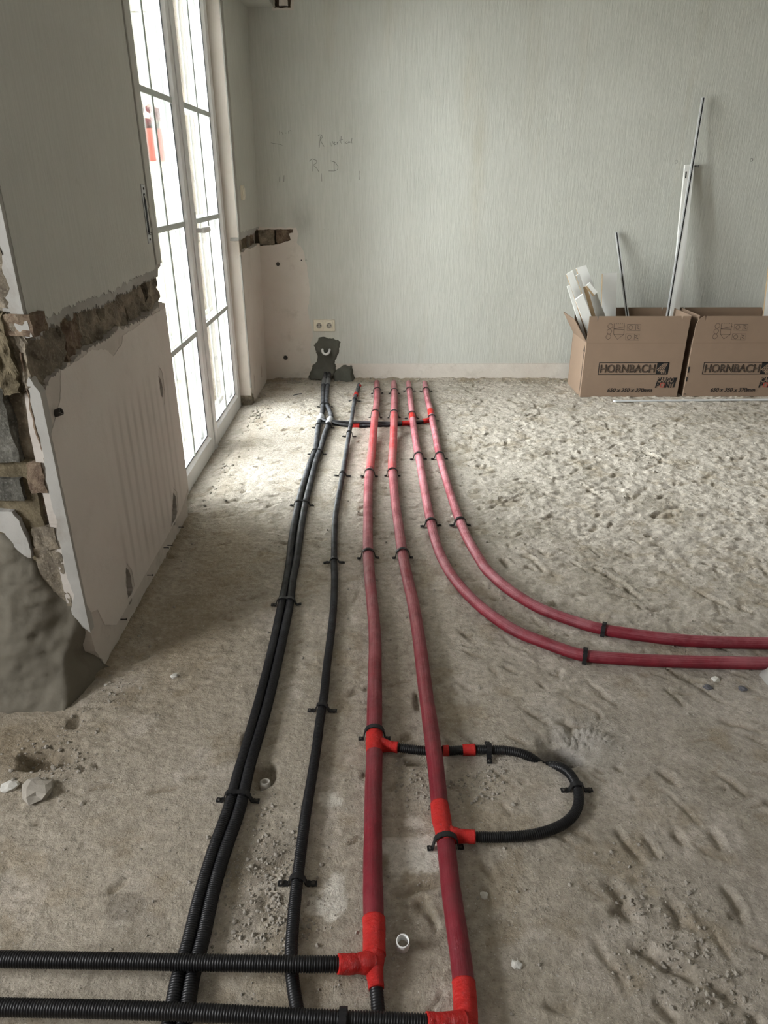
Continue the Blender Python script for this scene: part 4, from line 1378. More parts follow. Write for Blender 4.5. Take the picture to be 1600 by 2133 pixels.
# ------------------------------------------------------------------ straps
def strap(key, py, label, r, half_gap=0.0, ear=.022, ears=(1, 1), wide=.0135, zc=None, Q=None, both=None, at=None):
    Q = LINES[key] if Q is None else Q
    if at is not None:
        i = int(np.argmin(np.linalg.norm(Q[:, :2] - np.array(at)[:2], axis=1)))
    else:
        t = on_z(0, py, r)[1]
        i = int(np.argmin(np.abs(Q[:, 1] - t)))
    c = Q[i].copy()
    T = Q[min(i + 4, len(Q) - 1)] - Q[max(i - 4, 0)]
    if both is not None:
        c = (c + both[int(np.argmin(np.abs(both[:, 1] - c[1])))]) / 2
    T[2] = 0
    T /= np.linalg.norm(T)
    if abs(T[1]) > .7 and T[1] < 0: T = -T
    S = np.array([T[1], -T[0], 0])
    Rr = r + .0022
    prof = []                         # (s, z) outline of the band over the pipe
    z_c = c[2]
    fl = lambda s: FLOOR_Z(c[0] + S[0] * s, c[1] + S[1] * s) + .0035
    sl, sr = -half_gap, half_gap
    base = .004
    L = []
    e0 = sl - Rr - ear * (1 if ears[0] else .25)
    e1 = sr + Rr + ear * (1 if ears[1] else .25)
    for s in np.linspace(e0, sl - Rr - .004, 5): L.append((s, max(fl(s), .001)))
    for a in np.linspace(math.pi * 1.02, math.pi / 2, 8): L.append((sl + Rr * math.cos(a), z_c + Rr * math.sin(a)))
    if half_gap > 0: L.append((0, z_c + Rr - .001))
    for a in np.linspace(math.pi / 2, -.02 * math.pi, 8): L.append((sr + Rr * math.cos(a), z_c + Rr * math.sin(a)))
    for s in np.linspace(sr + Rr + .004, e1, 5): L.append((s, max(fl(s), .001)))
    P = np.array(L)
    # resample for the scalloped edge of perforated band
    d = np.concatenate([[0], np.cumsum(np.hypot(*np.diff(P, axis=0).T))])
    n = max(12, int(d[-1] / .003))
    u = np.linspace(0, d[-1], n)
    P = np.stack([np.interp(u, d, P[:, 0]), np.interp(u, d, P[:, 1])], 1)
    hw = wide / 2 * (1 - .16 * (np.cos(u / .010 * 2 * math.pi) > .3))
    tn = np.gradient(P, axis=0); tn /= np.linalg.norm(tn, axis=1)[:, None]
    nr = np.stack([-tn[:, 1], tn[:, 0]], 1)
    mb = MB()
    V = []
    for k in range(n):
        for (w_, h_) in ((-1, 0), (1, 0), (1, 1), (-1, 1)):
            s, z = P[k] + nr[k] * (.0026 * h_)
            V.append(S * s + T * (hw[k] * w_) + np.array([0, 0, z]))
    Fc = []
    for k in range(n - 1):
        for m in range(4):
            m2 = (m + 1) % 4
            Fc.append((4 * k + m, 4 * k + m2, 4 * k + 4 + m2, 4 * k + 4 + m))
    Fc += [(0, 1, 2, 3), (4 * n - 1, 4 * n - 2, 4 * n - 3, 4 * n - 4)]
    mb.add(V, Fc)
    root = empty('pipe_strap', (c[0], c[1], 0))
    tag(root, label, 'strap', 'black perforated pipe straps')
    mb.build('band', M['strap'], root)
    for sgn, on, s in ((-1, ears[0], e0 + .008), (1, ears[1], e1 - .008)):
        if not on: continue
        sc = MB()
        p = S * s
        sc.lathe([(0, .0045), (.0025, .0045), (.0042, .0032), (.0045, .0012), (.0045, -.002)], Matrix.Translation((p[0], p[1], max(fl(s), .001) + .001)), 10)
        sc.build('screw', M['darksteel'], root)


ORD = ['first', 'second', 'third', 'fourth', 'fifth', 'sixth']
gap = .0150
for k, y in enumerate((846, 889, 944, 1052, 1257, 1664)):
    tt = on_z(0, y, RB)[1]
    ia = int(np.argmin(np.abs(LINES['A'][:, 1] - tt))); ib = int(np.argmin(np.abs(LINES['B'][:, 1] - tt)))
    hg = abs(LINES['A'][ia][0] - LINES['B'][ib][0]) / 2
    strap('A', y, f'black strap over the twin black pipes, {ORD[k]} from the back wall', RB, hg, both=LINES['B'])
for k, y in enumerate((835, 908, 990, 1172, 1478, 1840)):
    strap('C', y, f'black strap over the single black pipe, {ORD[k]} from the back wall', RC, ear=.026)
for k, y in enumerate((816, 866, 988, 1158, 1530)):
    strap('R1', y, f'black strap over the leftmost red pipe, {ORD[k]} from the back wall', RR * 1.08, ear=.018)
for k, y in enumerate((816, 866, 987, 1157, 1758)):
    strap('R2', y, f'black strap over the second red pipe, {ORD[k]} from the back wall', RR * 1.08, ear=.016)
for k, y in enumerate((812, 868, 953, 1092)):
    strap('R3', y, f'black strap over the third red pipe, {ORD[k]} from the back wall', RS * 1.08, ear=.022)
for k, y in enumerate((812, 873, 952, 1091)):
    strap('R4', y, f'black strap over the rightmost red pipe, {ORD[k]} from the back wall', RS * 1.08, ear=.022)
strap('R3', 0, 'black strap across the inner red pipe on its stretch to the right edge', RS * 1.08, ear=.006, at=on_z(1219, 1366, RS))
strap('R4', 0, 'black strap across the outer red pipe on its stretch to the right edge', RS * 1.08, ear=.022, ears=(1, 0), at=on_z(1256, 1310, RS))
strap('L2', 0, 'black strap on the curved black pipe beside the floor hole', RX, ear=.024, Q=q_, at=on_z(1203, 1641, .013))
lq = dense([on_z(960, 1562, .012), on_z(1000, 1561, .013), on_z(1056, 1562.5, .014)], .004)[0]
strap('L1', 0, 'black strap on the black branch pipe between second red pipe and floor hole', RX, ear=.024, Q=lq, at=on_z(1019, 1562, .013))
eq = dense([on_z(500, 2114, ZOV), on_z(619, 2120, ZOV), on_z(717, 2124, ZOV), on_z(800, 2127, ZOV)], .004)[0]
strap('E', 0, 'black strap on the lower black pipe at the bottom edge of the picture', RB, ear=.012, Q=eq, at=on_z(717, 2124, ZOV))

# ------------------------------------------------------------------ cardboard boxes
YF = 4.67


def bx(px, py):
    q = on_y(px, py, YF)
    return q[0], q[2]


def font(name, body, u, z, size, mat, parent, shear=0.0, outline=False, width=None, y=-.0016, fat=.0006):
    c = bpy.data.curves.new(name, 'FONT')
    c.body = body
    c.size = size
    c.shear = shear
    c.align_x = 'LEFT'; c.align_y = 'BOTTOM_BASELINE'
    if outline:
        c.fill_mode = 'NONE'; c.bevel_depth = .0014; c.bevel_resolution = 0
    else:
        c.extrude = .0002; c.offset = fat
    c.materials.append(mat)
    tmp = bpy.data.objects.new(name, c)
    SC.collection.objects.link(tmp)
    bpy.context.view_layer.update()
    me = bpy.data.meshes.new_from_object(tmp.evaluated_get(bpy.context.evaluated_depsgraph_get()))
    bpy.data.objects.remove(tmp)
    bpy.data.curves.remove(c)
    me.name = name
    me.materials.clear(); me.materials.append(mat)
    xs_ = [v.co.x for v in me.vertices]
    if width:
        k = width / (max(xs_) - min(xs_)); x0_ = min(xs_)
        for v in me.vertices: v.co.x = (v.co.x - x0_) * k
    o = link(bpy.data.objects.new(name, me), parent)
    o.location = (u, y, z)
    o.rotation_euler = (math.pi / 2, 0, 0)
    return o


def cardboard_box(x0, width, label, seed, side_flap=(1, 1), mirror=False, chamfer=False):
    root = empty('cardboard_box', (x0, YF, 0))
    tag(root, label, 'box', 'printed moving boxes')
    W, D, H, FLP, t = width, .35, .362, .172, .005
    rr = random.Random(seed)
    # front panel with its raised flap, slits cut in the top edge
    sl = [(.055, .030), (W - .055, .030)]
    top = H + FLP
    def outline(top, cham):
        o = [(0, 0), (W, 0), (W, top - (.0 if not cham else 0))]
        for u, d in reversed(sl):
            o += [(u + .006, top), (u + .001, top - d), (u - .006, top)]
        o += [(0, top)] if not cham else [(.045, top), (.012, top - .022), (0, top - .06)]
        return o
    tilt = 0.0
    def f3(a, b, d):
        return (a, d - (max(b - H, 0) * tilt), b)
    fp = plate('front_panel', [outline(top, chamfer)], f3, t, M['card'], root)
    cr = MB(); cr.box((.002, -.0006, H - .0012), (W - .002, .0005, H + .0012)); cr.build('fold_line', M['card_in'], fp)
    def b3(a, b, d):
        return (a, D - t + d + max(b - H, 0) * .05, b)
    plate('back_panel', [outline(top - .002, False)], b3, t, M['card_in'], root)
    bt = MB(); bt.box((t, t, .004), (W - t, D - t, .010)); bt.build('bottom_panel', M['card_in'], root)
    for sgn, xx, lean_ in ((0, 0, side_flap[0]), (1, W - t, side_flap[1])):
        sp = MB(); sp.box((xx, t, 0), (xx + t, D - t, H)); s_ = sp.build('side_panel', M['card'], root)
        d = -1 if sgn == 0 else 1
        fl_ = MB()
        a = lean_
        ox, oz = d * FLP * math.sin(a), FLP * math.cos(a)
        V = [(xx, .006, H), (xx, D - .006, H), (xx + ox, D - .02, H + oz), (xx + ox, .03, H + oz)]
        V += [(x + t, y, z + .001) for x, y, z in V]
        fl_.add(V, [(0, 1, 2, 3), (7, 6, 5, 4), (0, 4, 5, 1), (1, 5, 6, 2), (2, 6, 7, 3), (3, 7, 4, 0)])
        fl_.build('side_flap', M['card'], root)
    # --- print on the front (enlargement 3.81x of (1180, 540); box 1 starts at u = 0)
    X1 = bx(1209, 822)[0]
    def U(x, y):
        q = bx(1180 + x / 3.81, 540 + y / 3.81)
        return q[0] - X1, q[1]
    def stroke(pts, wd=.0022, name='print_line', mat='ink', lift=.001):
        mb = MB(); mb.ribbon([(a, -lift - max(b - H, 0) * tilt, b) for a, b in pts], wd, (0, -1, 0)); return mb.build(name, M[mat], fp)
    def poly(pts, name, mat, lift=.001):
        mb = MB(); mb.add([(a, -lift, b) for a, b in pts], [tuple(range(len(pts)))]); return mb.build(name, M[mat], fp)
    (ua, zt), (ub, zb) = U(262, 826), U(800, 913)
    zt, zb = .233, .155
    us = ub - .078
    for q0, q1 in (((ua - .002, zt), (ub + .002, zt)), ((ua - .002, zb), (ub + .002, zb)), ((ua, zb), (ua, zt)), ((ub, zb), (ub, zt))): stroke([q0, q1], .0046, 'logo_frame')
    poly([(us, zb), (ub, zb), (ub, zt), (us, zt)], 'logo_square', 'ink')
    # light bars of the emblem
    w_ = ub - us; h_ = zt - zb
    for k in range(4):                      # bars rising to the right
        o_ = k * .13
        poly([(us + w_ * (.03 + o_), zb + h_ * (.40 - .10 * k)), (us + w_ * (.09 + o_), zb + h_ * (.34 - .10 * k)), (us + w_ * (.62 + o_ * .72), zt - h_ * .06), (us + w_ * (.55 + o_ * .72), zt - h_ * .06)], 'logo_bar', 'ink_kraft', .0014)
    for k in range(3):                      # bars falling to the right
        o_ = k * .15
        poly([(us + w_ * (.50 + o_), zb + h_ * .05), (us + w_ * (.58 + o_), zb + h_ * .05), (us + w_ * (.44 + o_), zb + h_ * .42), (us + w_ * (.39 + o_), zb + h_ * .34)], 'logo_bar', 'ink_kraft', .0015)
    font('brand_lettering', 'HORNBACH', ua + .010, zb + .0135, .073, M['ink'], fp, 0.0, True, us - ua - .020)
    # second mark
    (uc, zc1), (ud, zc0) = U(722, 936), U(866, 1018)
    hm = (zc1 - zc0)
    poly([(uc, zc0 + hm * .48), (ud - .016, zc0 + hm * .48), (ud - .006, zc1 - .004), (uc + .006, zc1)], 'mark_block', 'ink')
    poly([(ud - .022, zc0), (ud - .010, zc0), (ud, zc1), (ud - .010, zc1 - .006)], 'mark_slash', 'ink')
    font('mark_lettering', 'CARGO', uc + .004, zc0 + hm * .52, .047, M['ink_kraft'], fp, .08, False, ud - uc - .028, -.0018, .0003)
    font('mark_lettering', 'P', uc - .006, zc0, .047, M['ink'], fp, .12, False, .030, -.0018, .0016)
    font('mark_lettering', 'INT', uc + .054, zc0, .047, M['ink'], fp, .12, False, ud - .020 - uc - .054, -.0018, .0016)
    cc = (uc + .040, zc0 + .017)
    stroke([(cc[0] + .0135 * math.cos(a), cc[1] + .0145 * math.sin(a)) for a in np.linspace(0, 2 * math.pi, 21)], .006, 'mark_ring', 'ink_red', .0019)
    (ue, ze) = U(322, 1056)
    font('size_print', '650 x 350 x 370mm', ue, ze + .003, .036, M['ink'], fp, .22, False, U(676, 1056)[0] - ue)
    # assembly pictograms on the flap
    def C(x, y, r):
        u, z = U(x, y)
        stroke([(u + r * math.cos(a), z + r * math.sin(a)) for a in np.linspace(0, 2 * math.pi, 19)], .0018, 'pictogram')
    for (x, y) in ((348, 530), (340, 573), (333, 615)): C(x, y, .0155)
    def Ln(*pts, wd=.0018): stroke([U(*p) for p in pts], wd, 'pictogram')
    Ln((378, 512), (375, 596), (404, 635), (455, 598), (462, 516)); Ln((375, 596), (455, 598)); Ln((378, 552), (468, 534)); Ln((376, 554), (460, 558))
    for k in range(6): Ln((380 + k * 15, 511), (388 + k * 15, 511.5))
    for y0 in (516, 592):
        dx = 0 if y0 == 516 else -12
        Ln((484 + dx, y0), (592 + dx, y0 + 2), (586 + dx, y0 + 50), (480 + dx, y0 + 48), (484 + dx, y0))
        C(510 + dx, y0 + 26, .013)
        Ln((552 + dx, y0 + 4), (549 + dx, y0 + 46)); Ln((560 + dx, y0 + 12), (578 + dx, y0 + 14), (560 + dx, y0 + 30), (580 + dx, y0 + 40), wd=.003)
    return root, W


X1 = bx(1209, 822)[0]
BOX1, W1 = cardboard_box(X1, .655, 'left cardboard moving box filled with white skirting offcuts', 1, (.55, .10))
tail = MB()
# arrow and marks on the left side of box 1
tail.ribbon([(-.0012, .03, .03), (-.0012, .03, .31)], .007, (-1, 0, 0))
tail.add([(-.0012, .012, .30), (-.0012, .048, .30), (-.0012, .03, .345)], [(0, 1, 2)])
tail.build('arrow_print', M['ink'], BOX1)
X2 = bx(1419, 826)[0]
BOX2, W2 = cardboard_box(X2 + .012, .655, 'right cardboard moving box cut off by the picture edge', 2, (-.15, .3), chamfer=True)
edge = MB()
for z0, z1, u in ((.165, .205, .014), (.105, .135, .011), (.016, .022, .022)):
    edge.box((.001, -.0011, z0), (u * .8, .0, z1))
edge.build('edge_marks', M['ink'], BOX2)


# ------------------------------------------------------------------ things standing in the boxes
def plank(name, top, mid, Yt, Ym, wid, thick, mat, label, cat, group=None, ztop_cut=0.0, edge_mat=None, zend=.014, twist=0.0):
    """stick leaning on the wall: passes through two sighted points, stands on the box bottom"""
    a, b = on_y(top[0], top[1], Yt), on_y(mid[0], mid[1], Ym)
    d = (b - a) / (b[2] - a[2])
    e = a + d * (zend + thick * .4 - a[2])
    a, e = Vector(a), Vector(e)
    ax = (a - e); L = ax.length; ax.normalize()
    side = Vector((1, 0, 0)) - ax * ax.x
    side.normalize()
    if twist: side = Matrix.Rotation(twist, 3, ax) @ side
    nrm = side.cross(ax)
    root = empty(name, tuple(e))
    tag(root, label, cat, group)
    R = Matrix((side, nrm, ax)).transposed().to_4x4()
    rr = random.Random(int(top[0]))
    mb = MB()
    hw, ht = wid / 2, thick / 2
    c = ztop_cut
    V = [R @ Vector(q) for q in ((-hw, -ht, 0), (hw, -ht, 0), (hw, ht, 0), (-hw, ht, 0), (-hw, -ht, L - c), (hw, -ht, L), (hw, ht, L - c * .3), (-hw, ht, L - c * 1.2))]
    mb.add(V, [(0, 3, 2, 1), (4, 5, 6, 7), (0, 1, 5, 4), (1, 2, 6, 5), (2, 3, 7, 6), (3, 0, 4, 7)])
    mb.build('board', mat, root)
    if edge_mat is not None:
        eb = MB()
        s = -1
        eb.box((-hw - .0012, -ht * .95, .01), (-hw + .002, ht * .95, L - c - .004), R); eb.build('raw_edge', edge_mat, root)
    return root, R, L


G = 'skirting offcuts in the left box'
plank('skirting_board', (1185.5, 566), (1219, 663), 4.82, 4.80, .044, .014, M['white_paint'], 'white skirting offcut leaning out furthest left in the left box', 'board', G, .006, M['wood'])
plank('skirting_board', (1211, 558), (1251, 663), 4.93, 4.88, .066, .014, M['white_paint'], 'widest tilted white skirting offcut at the back of the left bundle', 'board', G, -.012, M['wood'])
plank('skirting_board', (1184, 595), (1203, 655), 4.77, 4.765, .020, .012, M['white_paint'], 'narrow white strip at the outer left of the bundle in the left box', 'board', G)
plank('skirting_board', (1203, 571), (1233, 662), 4.87, 4.85, .024, .012, M['white_paint'], 'narrow white strip in the middle of the tilted bundle', 'board', G, .004, M['wood'])
plank('skirting_board', (1219, 597), (1237, 661), 4.84, 4.825, .022, .016, M['wood'], 'raw brown board edge in the middle of the tilted bundle', 'board', G)
plank('skirting_board', (1205, 616), (1223, 663), 4.74, 4.735, .056, .012, M['white_paint'], 'broken white skirting offcut in front of the tilted bundle', 'board', G, .012)
plank('skirting_board', (1229, 606), (1249, 663), 4.90, 4.885, .048, .012, M['white_paint'], 'white board on the right side of the tilted bundle', 'board', G, .016)
plank('skirting_board', (1270, 568), (1267, 661), 5.02, 4.97, .098, .016, M['white_paint'], 'upright white board with brown edge standing alone in the left box', 'board', G, .003, M['wood'])
# splintered chunk caught on the bundle
a = on_y(1233, 602, 4.80)
ck = empty('wood_chunk', tuple(a)); tag(ck, 'short splintered wood piece caught on top of the bundle', 'board', G)
m_ = MB(); m_.box((-.044, -.006, -.014), (.040, .006, .014), Matrix.Rotation(math.radians(46), 4, 'Y')); m_.build('board', M['white_paint'], ck)
m_ = MB(); m_.box((-.040, -.007, -.022), (.042, .005, -.012), Matrix.Rotation(math.radians(46), 4, 'Y')); m_.build('splinter', M['wood'], ck)


def rail(top, mid, Yt, Ym, wid, label, dark_off):
    root, R, L = plank('metal_rail', top, mid, Yt, Ym, wid, .010, M['alu'], label, 'rail', 'slotted rails in the left box')
    s = MB(); s.box((dark_off - wid * .17, .0040, .01), (dark_off + wid * .17, .0056, L - .002), R); s.build('slot', M['gasket'], root)
    return root


rail((1284.5, 484), (1307.5, 662), 5.125, 4.99, .021, 'short slotted metal rail leaning on the wall from the left box', -.001)
rail((1465.5, 203), (1390, 662), 5.115, 4.935, .021, 'tallest slotted metal rail leaning high up the wall', .001)
rt, R, L = plank('white_profile', (1436, 342), (1404, 662), 5.125, 4.985, .060, .020, M['white_paint'], 'wide white profile leaning behind the tallest rail', 'profile', None, .004)
s = MB(); s.lathe([(0, 0), (.004, 0), (.004, .03), (.0075, .03), (.0075, .033), (0, .033)], R @ Matrix.Translation((.030, 0, L - .012)) @ Matrix.Rotation(math.pi / 2, 4, 'Y'), 10); s.build('screw', M['darksteel'], rt)
s = MB(); s.box((-.023, .0098, L - .085), (-.015, .0115, L - .045), R); s.build('slot', M['gasket'], rt)
s = MB(); s.lathe([(0, 0), (.005, 0), (.005, .012), (0, .012)], R @ Matrix.Translation((-.040, 0, .26 * L)) @ Matrix.Rotation(math.pi / 2, 4, 'Y'), 10); s.build('screw', M['darksteel'], rt)
plank('wooden_board', (1612, 520), (1597, 655), 5.12, 5.0, .045, .014, M['white_paint'], 'white board with raw wooden face at the right edge in the right box', 'board', None, 0, M['wood'])

# rod on the floor in front of the boxes
p0, p1 = on_z(1278, 836, .008), on_z(1640, 832.5, .008)
Q, ss = dense([p0, p0 * .6 + p1 * .4 + np.array([0, .003, 0]), p1], .02)
o = sweep('round_rod', Q, ss, .0075, 12, M['alu'])
tag(o, 'pale grey rod lying on the floor before the cardboard boxes', 'rod')

# ------------------------------------------------------------------ fittings on the walls
def socket():
    a, b = bw((653.5, 664.5)), bw((697.5, 690.5))
    c = ((a[0] + b[0]) / 2, YB - .0028, (a[1] + b[1]) / 2)
    W, H = .152, .082
    root = empty('double_socket', c)
    tag(root, 'cream double power socket on the back wall above the mortar patch', 'socket')
    m = MB(); m.box((-W / 2, -.009, -H / 2), (W / 2, 0, H / 2), bev=.004); m.build('frame', M['socket'], root)
    for s in (-1, 1):
        cx = s * .0355
        m = MB(); m.box((cx - .029, -.0125, -.029), (cx + .029, -.008, .029), bev=.003); ins = m.build('insert', M['socket'], root)
        Mx = Matrix.Translation((cx, -.0126, 0)) @ Matrix.Rotation(math.pi / 2, 4, 'X')
        m = MB(); m.lathe([(.0195, .0015), (.021, .0018), (.021, 0)], Mx, 28)
        m.build('rim', M['socket'], ins)
        m = MB(); m.lathe([(0, .0002), (.0193, .0002), (.0193, .0008)], Mx, 28); m.build('well', M['grey_pvc'], ins)
        for dx, dz, r in ((-.0095, 0, .0032), (.0095, 0, .0032), (0, .016, .0028), (0, -.016, .0028)):
            m = MB(); m.lathe([(0, .0012), (r, .0012), (r, 0)], Matrix.Translation((cx + dx, -.0126, dz)) @ Matrix.Rotation(math.pi / 2, 4, 'X'), 10); m.build('contact', M['socket_dark'], ins)


socket()


def light_switch():
    q = on_x(500.5, 401, XW)
    root = empty('light_switch', (float(lean(q[1], q[2])) + .003, q[1], q[2]))
    tag(root, 'cream wall switch on the narrow wall between door and corner', 'switch')
    m = MB(); m.box((-.004, -.040, -.040), (.009, .040, .040), bev=.003); m.build('frame', M['socket'], root)
    m = MB(); m.box((.005, -.027, -.027), (.014, .027, .027), bev=.003); m.build('rocker', M['socket'], root)


light_switch()


def belt_winder():
    a, b = on_x(295, 384, XW), on_x(309, 507, XW)
    y = (a[1] + b[1]) / 2
    z0, z1 = b[2], a[2]
    root = empty('belt_winder', (XW + .003, y, (z0 + z1) / 2))
    tag(root, 'steel shutter belt winder plate on the left wall beside the door', 'belt winder')
    h = (z1 - z0) / 2
    m = MB(); m.box((-.003, -.020, -h), (.003, .020, h), bev=.001); m.build('plate', M['steel'], root)
    m = MB(); m.box((.002, -.010, -h * .62), (.0036, .010, h * .70)); m.build('slot', M['gasket'], root)
    m = MB(); m.ribbon([(.004, 0, h * .66), (.014, 0, h * .2), (.018, 0, -h * .35), (.006, 0, -h * .66)], .011, (1, 0, 0)); m.build('belt', M['grey_pvc'], root)
    for z in (h * .86, -h * .86):
        m = MB(); m.lathe([(0, .003), (.003, .0028), (.0045, .001), (.0045, 0)], Matrix.Translation((.003, 0, z)) @ Matrix.Rotation(math.pi / 2, 4, 'Y'), 10); m.build('screw', M['darksteel'], root)
    m = MB(); m.lathe([(.0045, -.009), (.0045, .009)], Matrix.Translation((.008, 0, -h * .66)) @ Matrix.Rotation(math.pi / 2, 4, 'X'), 10); m.build('roller', M['darksteel'], root)


belt_winder()


def mortar_patch():
    """fresh mortar around the pipes leaving the back wall"""
    def mz(p):
        q = bw((560 + p[0] / 7.273, 640 + p[1] / 7.273)); return q
    big = [mz(p) for p in ((770, 450), (850, 445), (900, 465), (980, 470), (1085, 510), (1080, 600), (1065, 680), (1020, 790), (1000, 850), (1020, 950), (990, 1050), (950, 1110), (620, 1110), (600, 1040), (640, 960), (660, 880), (720, 820), (735, 720), (700, 640), (670, 570), (735, 510))]
    small = [mz(p) for p in ((960, 1000), (1050, 930), (1130, 870), (1200, 890), (1250, 870), (1275, 940), (1285, 1020), (1310, 1080), (1260, 1140), (1180, 1175), (1050, 1175), (990, 1120))]
    def lump(name, loop, th, label, mat, seed):
        lp = jag(loop, .006, .010, seed)
        xs0, zs0 = min(q[0] for q in lp), min(q[1] for q in lp)
        xs1, zs1 = max(q[0] for q in lp), max(q[1] for q in lp)
        gx = np.arange(xs0 - .02, xs1 + .02, .006); gz = np.arange(max(zs0, -.02) - .01, zs1 + .02, .006)
        GX, GZ = np.meshgrid(gx, gz)
        ins = np.zeros(GX.shape, bool); dist = np.full(GX.shape, 9.0)
        n = len(lp)
        for i in range(n):
            (xa, za), (xb, zb) = lp[i], lp[(i + 1) % n]
            c = ((za > GZ) != (zb > GZ)) & (GX < (xb - xa) * (GZ - za) / (zb - za + 1e-12) + xa)
            ins ^= c
            t = np.clip(((GX - xa) * (xb - xa) + (GZ - za) * (zb - za)) / ((xb - xa) ** 2 + (zb - za) ** 2 + 1e-12), 0, 1)
            dist = np.minimum(dist, np.hypot(GX - xa - t * (xb - xa), GZ - za - t * (zb - za)))
        sd = np.where(ins, dist, -dist)
        hh = th * sstep(-.002, .016, sd) * (1 + .7 * fbm(GX, GZ, 18, 3, seed)) + .004 * fbm(GX, GZ, 60, 3, seed + 2)
        low = np.clip((.10 - GZ) / .10, 0, 1)
        hh = hh + .05 * low ** 1.5 * sstep(-.002, .02, sd)
        hh = np.where(sd < -.004, -.012, hh)
        ny, nx = GX.shape
        ii = np.arange(ny * nx).reshape(ny, nx)
        fq = np.stack([ii[:-1, :-1], ii[:-1, 1:], ii[1:, 1:], ii[1:, :-1]], -1).reshape(-1, 4)
        cx, cz = float(np.mean([q[0] for q in lp])), 0.0
        mb = MB(); mb.add(np.stack([GX - cx, -hh, GZ - cz], -1).reshape(-1, 3), fq.tolist(), True)
        root = mb.build(name, mat); root.location = (cx, YB - .001, cz)
        tag(root, label, 'mortar patch')
        return root
    r = lump('mortar_patch', big, .010, 'dark fresh mortar patch below the double socket around the twin pipes', M['mortar_dark'], 301)
    lump('mortar_patch', small, .014, 'smaller dark mortar lump at the wall foot beside the twin pipes', M['mortar_dark'], 302)
    # smeared splashes round the patch are part of it
    # white cable loop sticking out of the mortar
    c = mz((868, 660)); a = mz((815, 640)); b = mz((922, 640))
    rx, dz = (b[0] - a[0]) / 2, .018
    P = [(a[0], YB + .005, a[1] + .002), (a[0], YB - .022, a[1]), (a[0] + .004, YB - .040, a[1] - .016), (c[0], YB - .046, a[1] - .028), (b[0] - .004, YB - .040, a[1] - .016), (b[0], YB - .022, a[1]), (b[0], YB + .005, a[1] + .002)]
    Q, ss = dense(P, .004)
    o = sweep('cable_loop', Q, ss, .0085, 12, M['pvc_ring'])
    tag(o, 'short white tube loop sticking out of the mortar patch', 'tube')


mortar_patch()

# ------------------------------------------------------------------ small things on the floor
def ring(name, px, py, r, h, wall, tilt, mat, label, zoff=0.0, az=0.0):
    c = on_z(px, py, 0)
    z = FLOOR_Z(c[0], c[1]) + zoff
    m = MB()
    m.lathe([(r - wall, 0), (r, 0), (r * 1.02, h * .25), (r, h * .3), (r, h), (r - wall * .4, h * 1.02), (r - wall, h), (r - wall, 0)], Matrix.Rotation(az, 4, 'Z') @ Matrix.Rotation(tilt, 4, 'X'), 28)
    o = m.build(name, mat)
    o.location = (c[0], c[1], z + abs(math.sin(tilt)) * r * .8)
    tag(o, label, 'sleeve')
    return o


ring('plastic_sleeve', 839, 1972, .0125, .026, .0022, math.radians(14), M['pvc_ring'], 'short white plastic pipe sleeve lying between the two straight red pipes')
ring('plastic_sleeve', 552, 1634, .0125, .030, .0040, math.radians(-10), M['grey_pvc'], 'dusty plastic pipe end in the floor hole beside the twin pipes', .004)


def pebble_mesh(seed, r, flat=.7):
    rr = random.Random(seed)
    bm = bmesh.new()
    bmesh.ops.create_icosphere(bm, subdivisions=1 if r > .5 else 2, radius=1)
    for v in bm.verts:
        k = 1 + .45 * mnoise.noise(v.co * 1.3 + Vector((seed * 2.7, 0, seed))) + .5 * abs(mnoise.noise(v.co * 2.6 + Vector((seed, seed, 0)))) + .14 * rr.uniform(-1, 1)
        v.co = v.co * k
        v.co.z *= flat
    V = [tuple(v.co * r) for v in bm.verts]; Fc = [tuple(x.index for x in f.verts) for f in bm.faces]
    bm.free()
    return V, Fc


STONES = [(62 / 1, 1641, .022, 'stone_w', 'white plaster chunk at the left edge beside the rubble pit', -40),
          (150, 1395, .006, 'stone_w', 'small white crumb near the broken wall end', 70),
          (1490, 1416, .013, 'stone_w', 'small white flake near the right edge below the red pipes', 0),
          (1547, 1437, .013, 'stone_d', 'dark stone near the right edge below the red pipes', 0),
          (1475, 1433, .014, 'stone_d', 'round grey stone beside a chisel mark near the right edge', 0),
          (832, 1590, .013, 'stone', 'flat pebble right of the leftmost red pipe at the tee', 0),
          (834, 1582, .012, 'stone', 'pebble touching the trench beside the leftmost red pipe', -14),
          (1008, 1862, .010, 'stone_w', 'pale pebble right of the second red pipe', 0),
          (364, 1411, .012, 'stone_w', 'white flake on the floor between left wall and twin pipes', 0),
          (1077, 2010, .010, 'stone_w', 'pale chip on the bare floor right of the second red pipe', 0),
          (80, 1650, .042, 'stone', 'flat grey screed lump in front of the rubble pit', -30),
          (1196, 878, .014, 'stone', 'small rubble piece at the left foot of the left box', 0)]
for i, (px, py, r, mt, lab, dx) in enumerate(STONES):
    V, Fc = pebble_mesh(i + 3, r * .8, .42)
    m = MB(); m.add(V, Fc, False)
    o = m.build('stone', M[mt])
    if i == 0: px, py = 20, 1640
    if i == 1: px, py = 221, 1428
    if i == 11: px, py = 1199, 823
    c = on_z(px, py, 0)
    o.location = (c[0], c[1], FLOOR_Z(c[0], c[1]) + r * .25)
    tag(o, lab, 'stone')


# dark splinter near the mortar patch
a, b = on_z(610, 824, .004), on_z(629, 819.5, .004)
Q, ss = dense([a, (a + b) / 2 + np.array([0, .004, .001]), b], .004)
o = sweep('wood_splinter', Q, ss, np.interp(np.linspace(0, 1, len(Q)), [0, .5, 1], [.0015, .004, .002]), 6, M['stone_d'])
tag(o, 'dark splinter lying on the floor left of the twin pipes near the back wall', 'splinter')


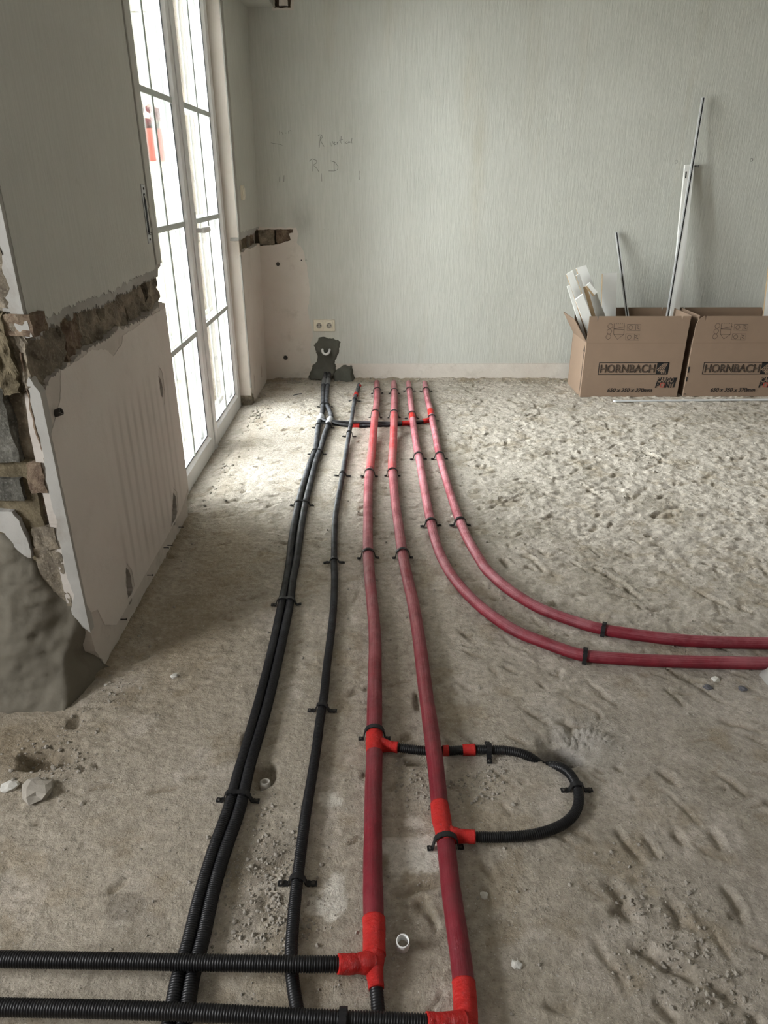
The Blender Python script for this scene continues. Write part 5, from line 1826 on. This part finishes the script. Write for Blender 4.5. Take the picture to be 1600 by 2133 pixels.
def crumbs():
    rr = random.Random(21)
    mb = MB()
    protos = [pebble_mesh(40 + i, 1.0, .7) for i in range(8)]
    zones = [((520, 1770), (.045, .09), 240, .0030), ((560, 1880), (.05, .07), 260, .0034), ((590, 1780), (.03, .05), 120, .0028), ((600, 1930), (.03, .03), 90, .003),
             ((870, 1640), (.03, .04), 130, .0024), ((990, 1640), (.03, .03), 100, .0028), ((200, 1450), (.06, .05), 90, .0032), ((110, 1590), (.06, .05), 130, .0040),
             ((1310, 1880), (.04, .07), 150, .0030), ((1410, 1900), (.03, .06), 90, .0028), ((1400, 2020), (.07, .05), 150, .0032), ((1530, 2080), (.05, .04), 90, .003),
             ((1360, 955), (.08, .05), 80, .005), ((620, 795), (.14, .04), 160, .0055), ((760, 795), (.3, .03), 170, .0045), ((1050, 795), (.45, .025), 170, .005), ((1420, 2060), (.3, .3), 160, .0022),
             ((900, 1500), (.7, .8), 700, .0020), ((1300, 1100), (.9, .9), 700, .0034), ((530, 860), (.06, .2), 180, .006), ((430, 1000), (.05, .25), 200, .005), ((250, 1340), (.05, .2), 140, .0035),
             ((700, 1980), (.25, .12), 160, .0024), ((250, 1850), (.3, .2), 200, .002), ((1250, 1520), (.1, .08), 120, .0022), ((1040, 1610), (.03, .03), 60, .003)]
    for (c, sg, n, r) in zones:
        p = on_z(c[0], c[1], 0)
        for _ in range(n):
            x, y = rr.gauss(p[0], sg[0]), rr.gauss(p[1], sg[1])
            if y > YB - .01 or y < .5 or (x < XW + .02 and y > 1.6): continue
            V, Fc = protos[rr.randrange(8)]
            s = r * rr.choice((.3, .4, .5, .5, .6, .8, 1.0, 1.5)); a = rr.uniform(0, 6.28)
            ca, sa = math.cos(a) * s, math.sin(a) * s
            z = FLOOR_Z(x, y) + s * .3
            mb.add([(x + q[0] * ca - q[1] * sa, y + q[0] * sa + q[1] * ca, z + q[2] * s) for q in V], Fc)
    o = mb.build('rubble_crumbs', M['stone'])
    tag(o, 'fine screed crumbs and grit scattered over the floor', 'rubble', kind='stuff')


crumbs()
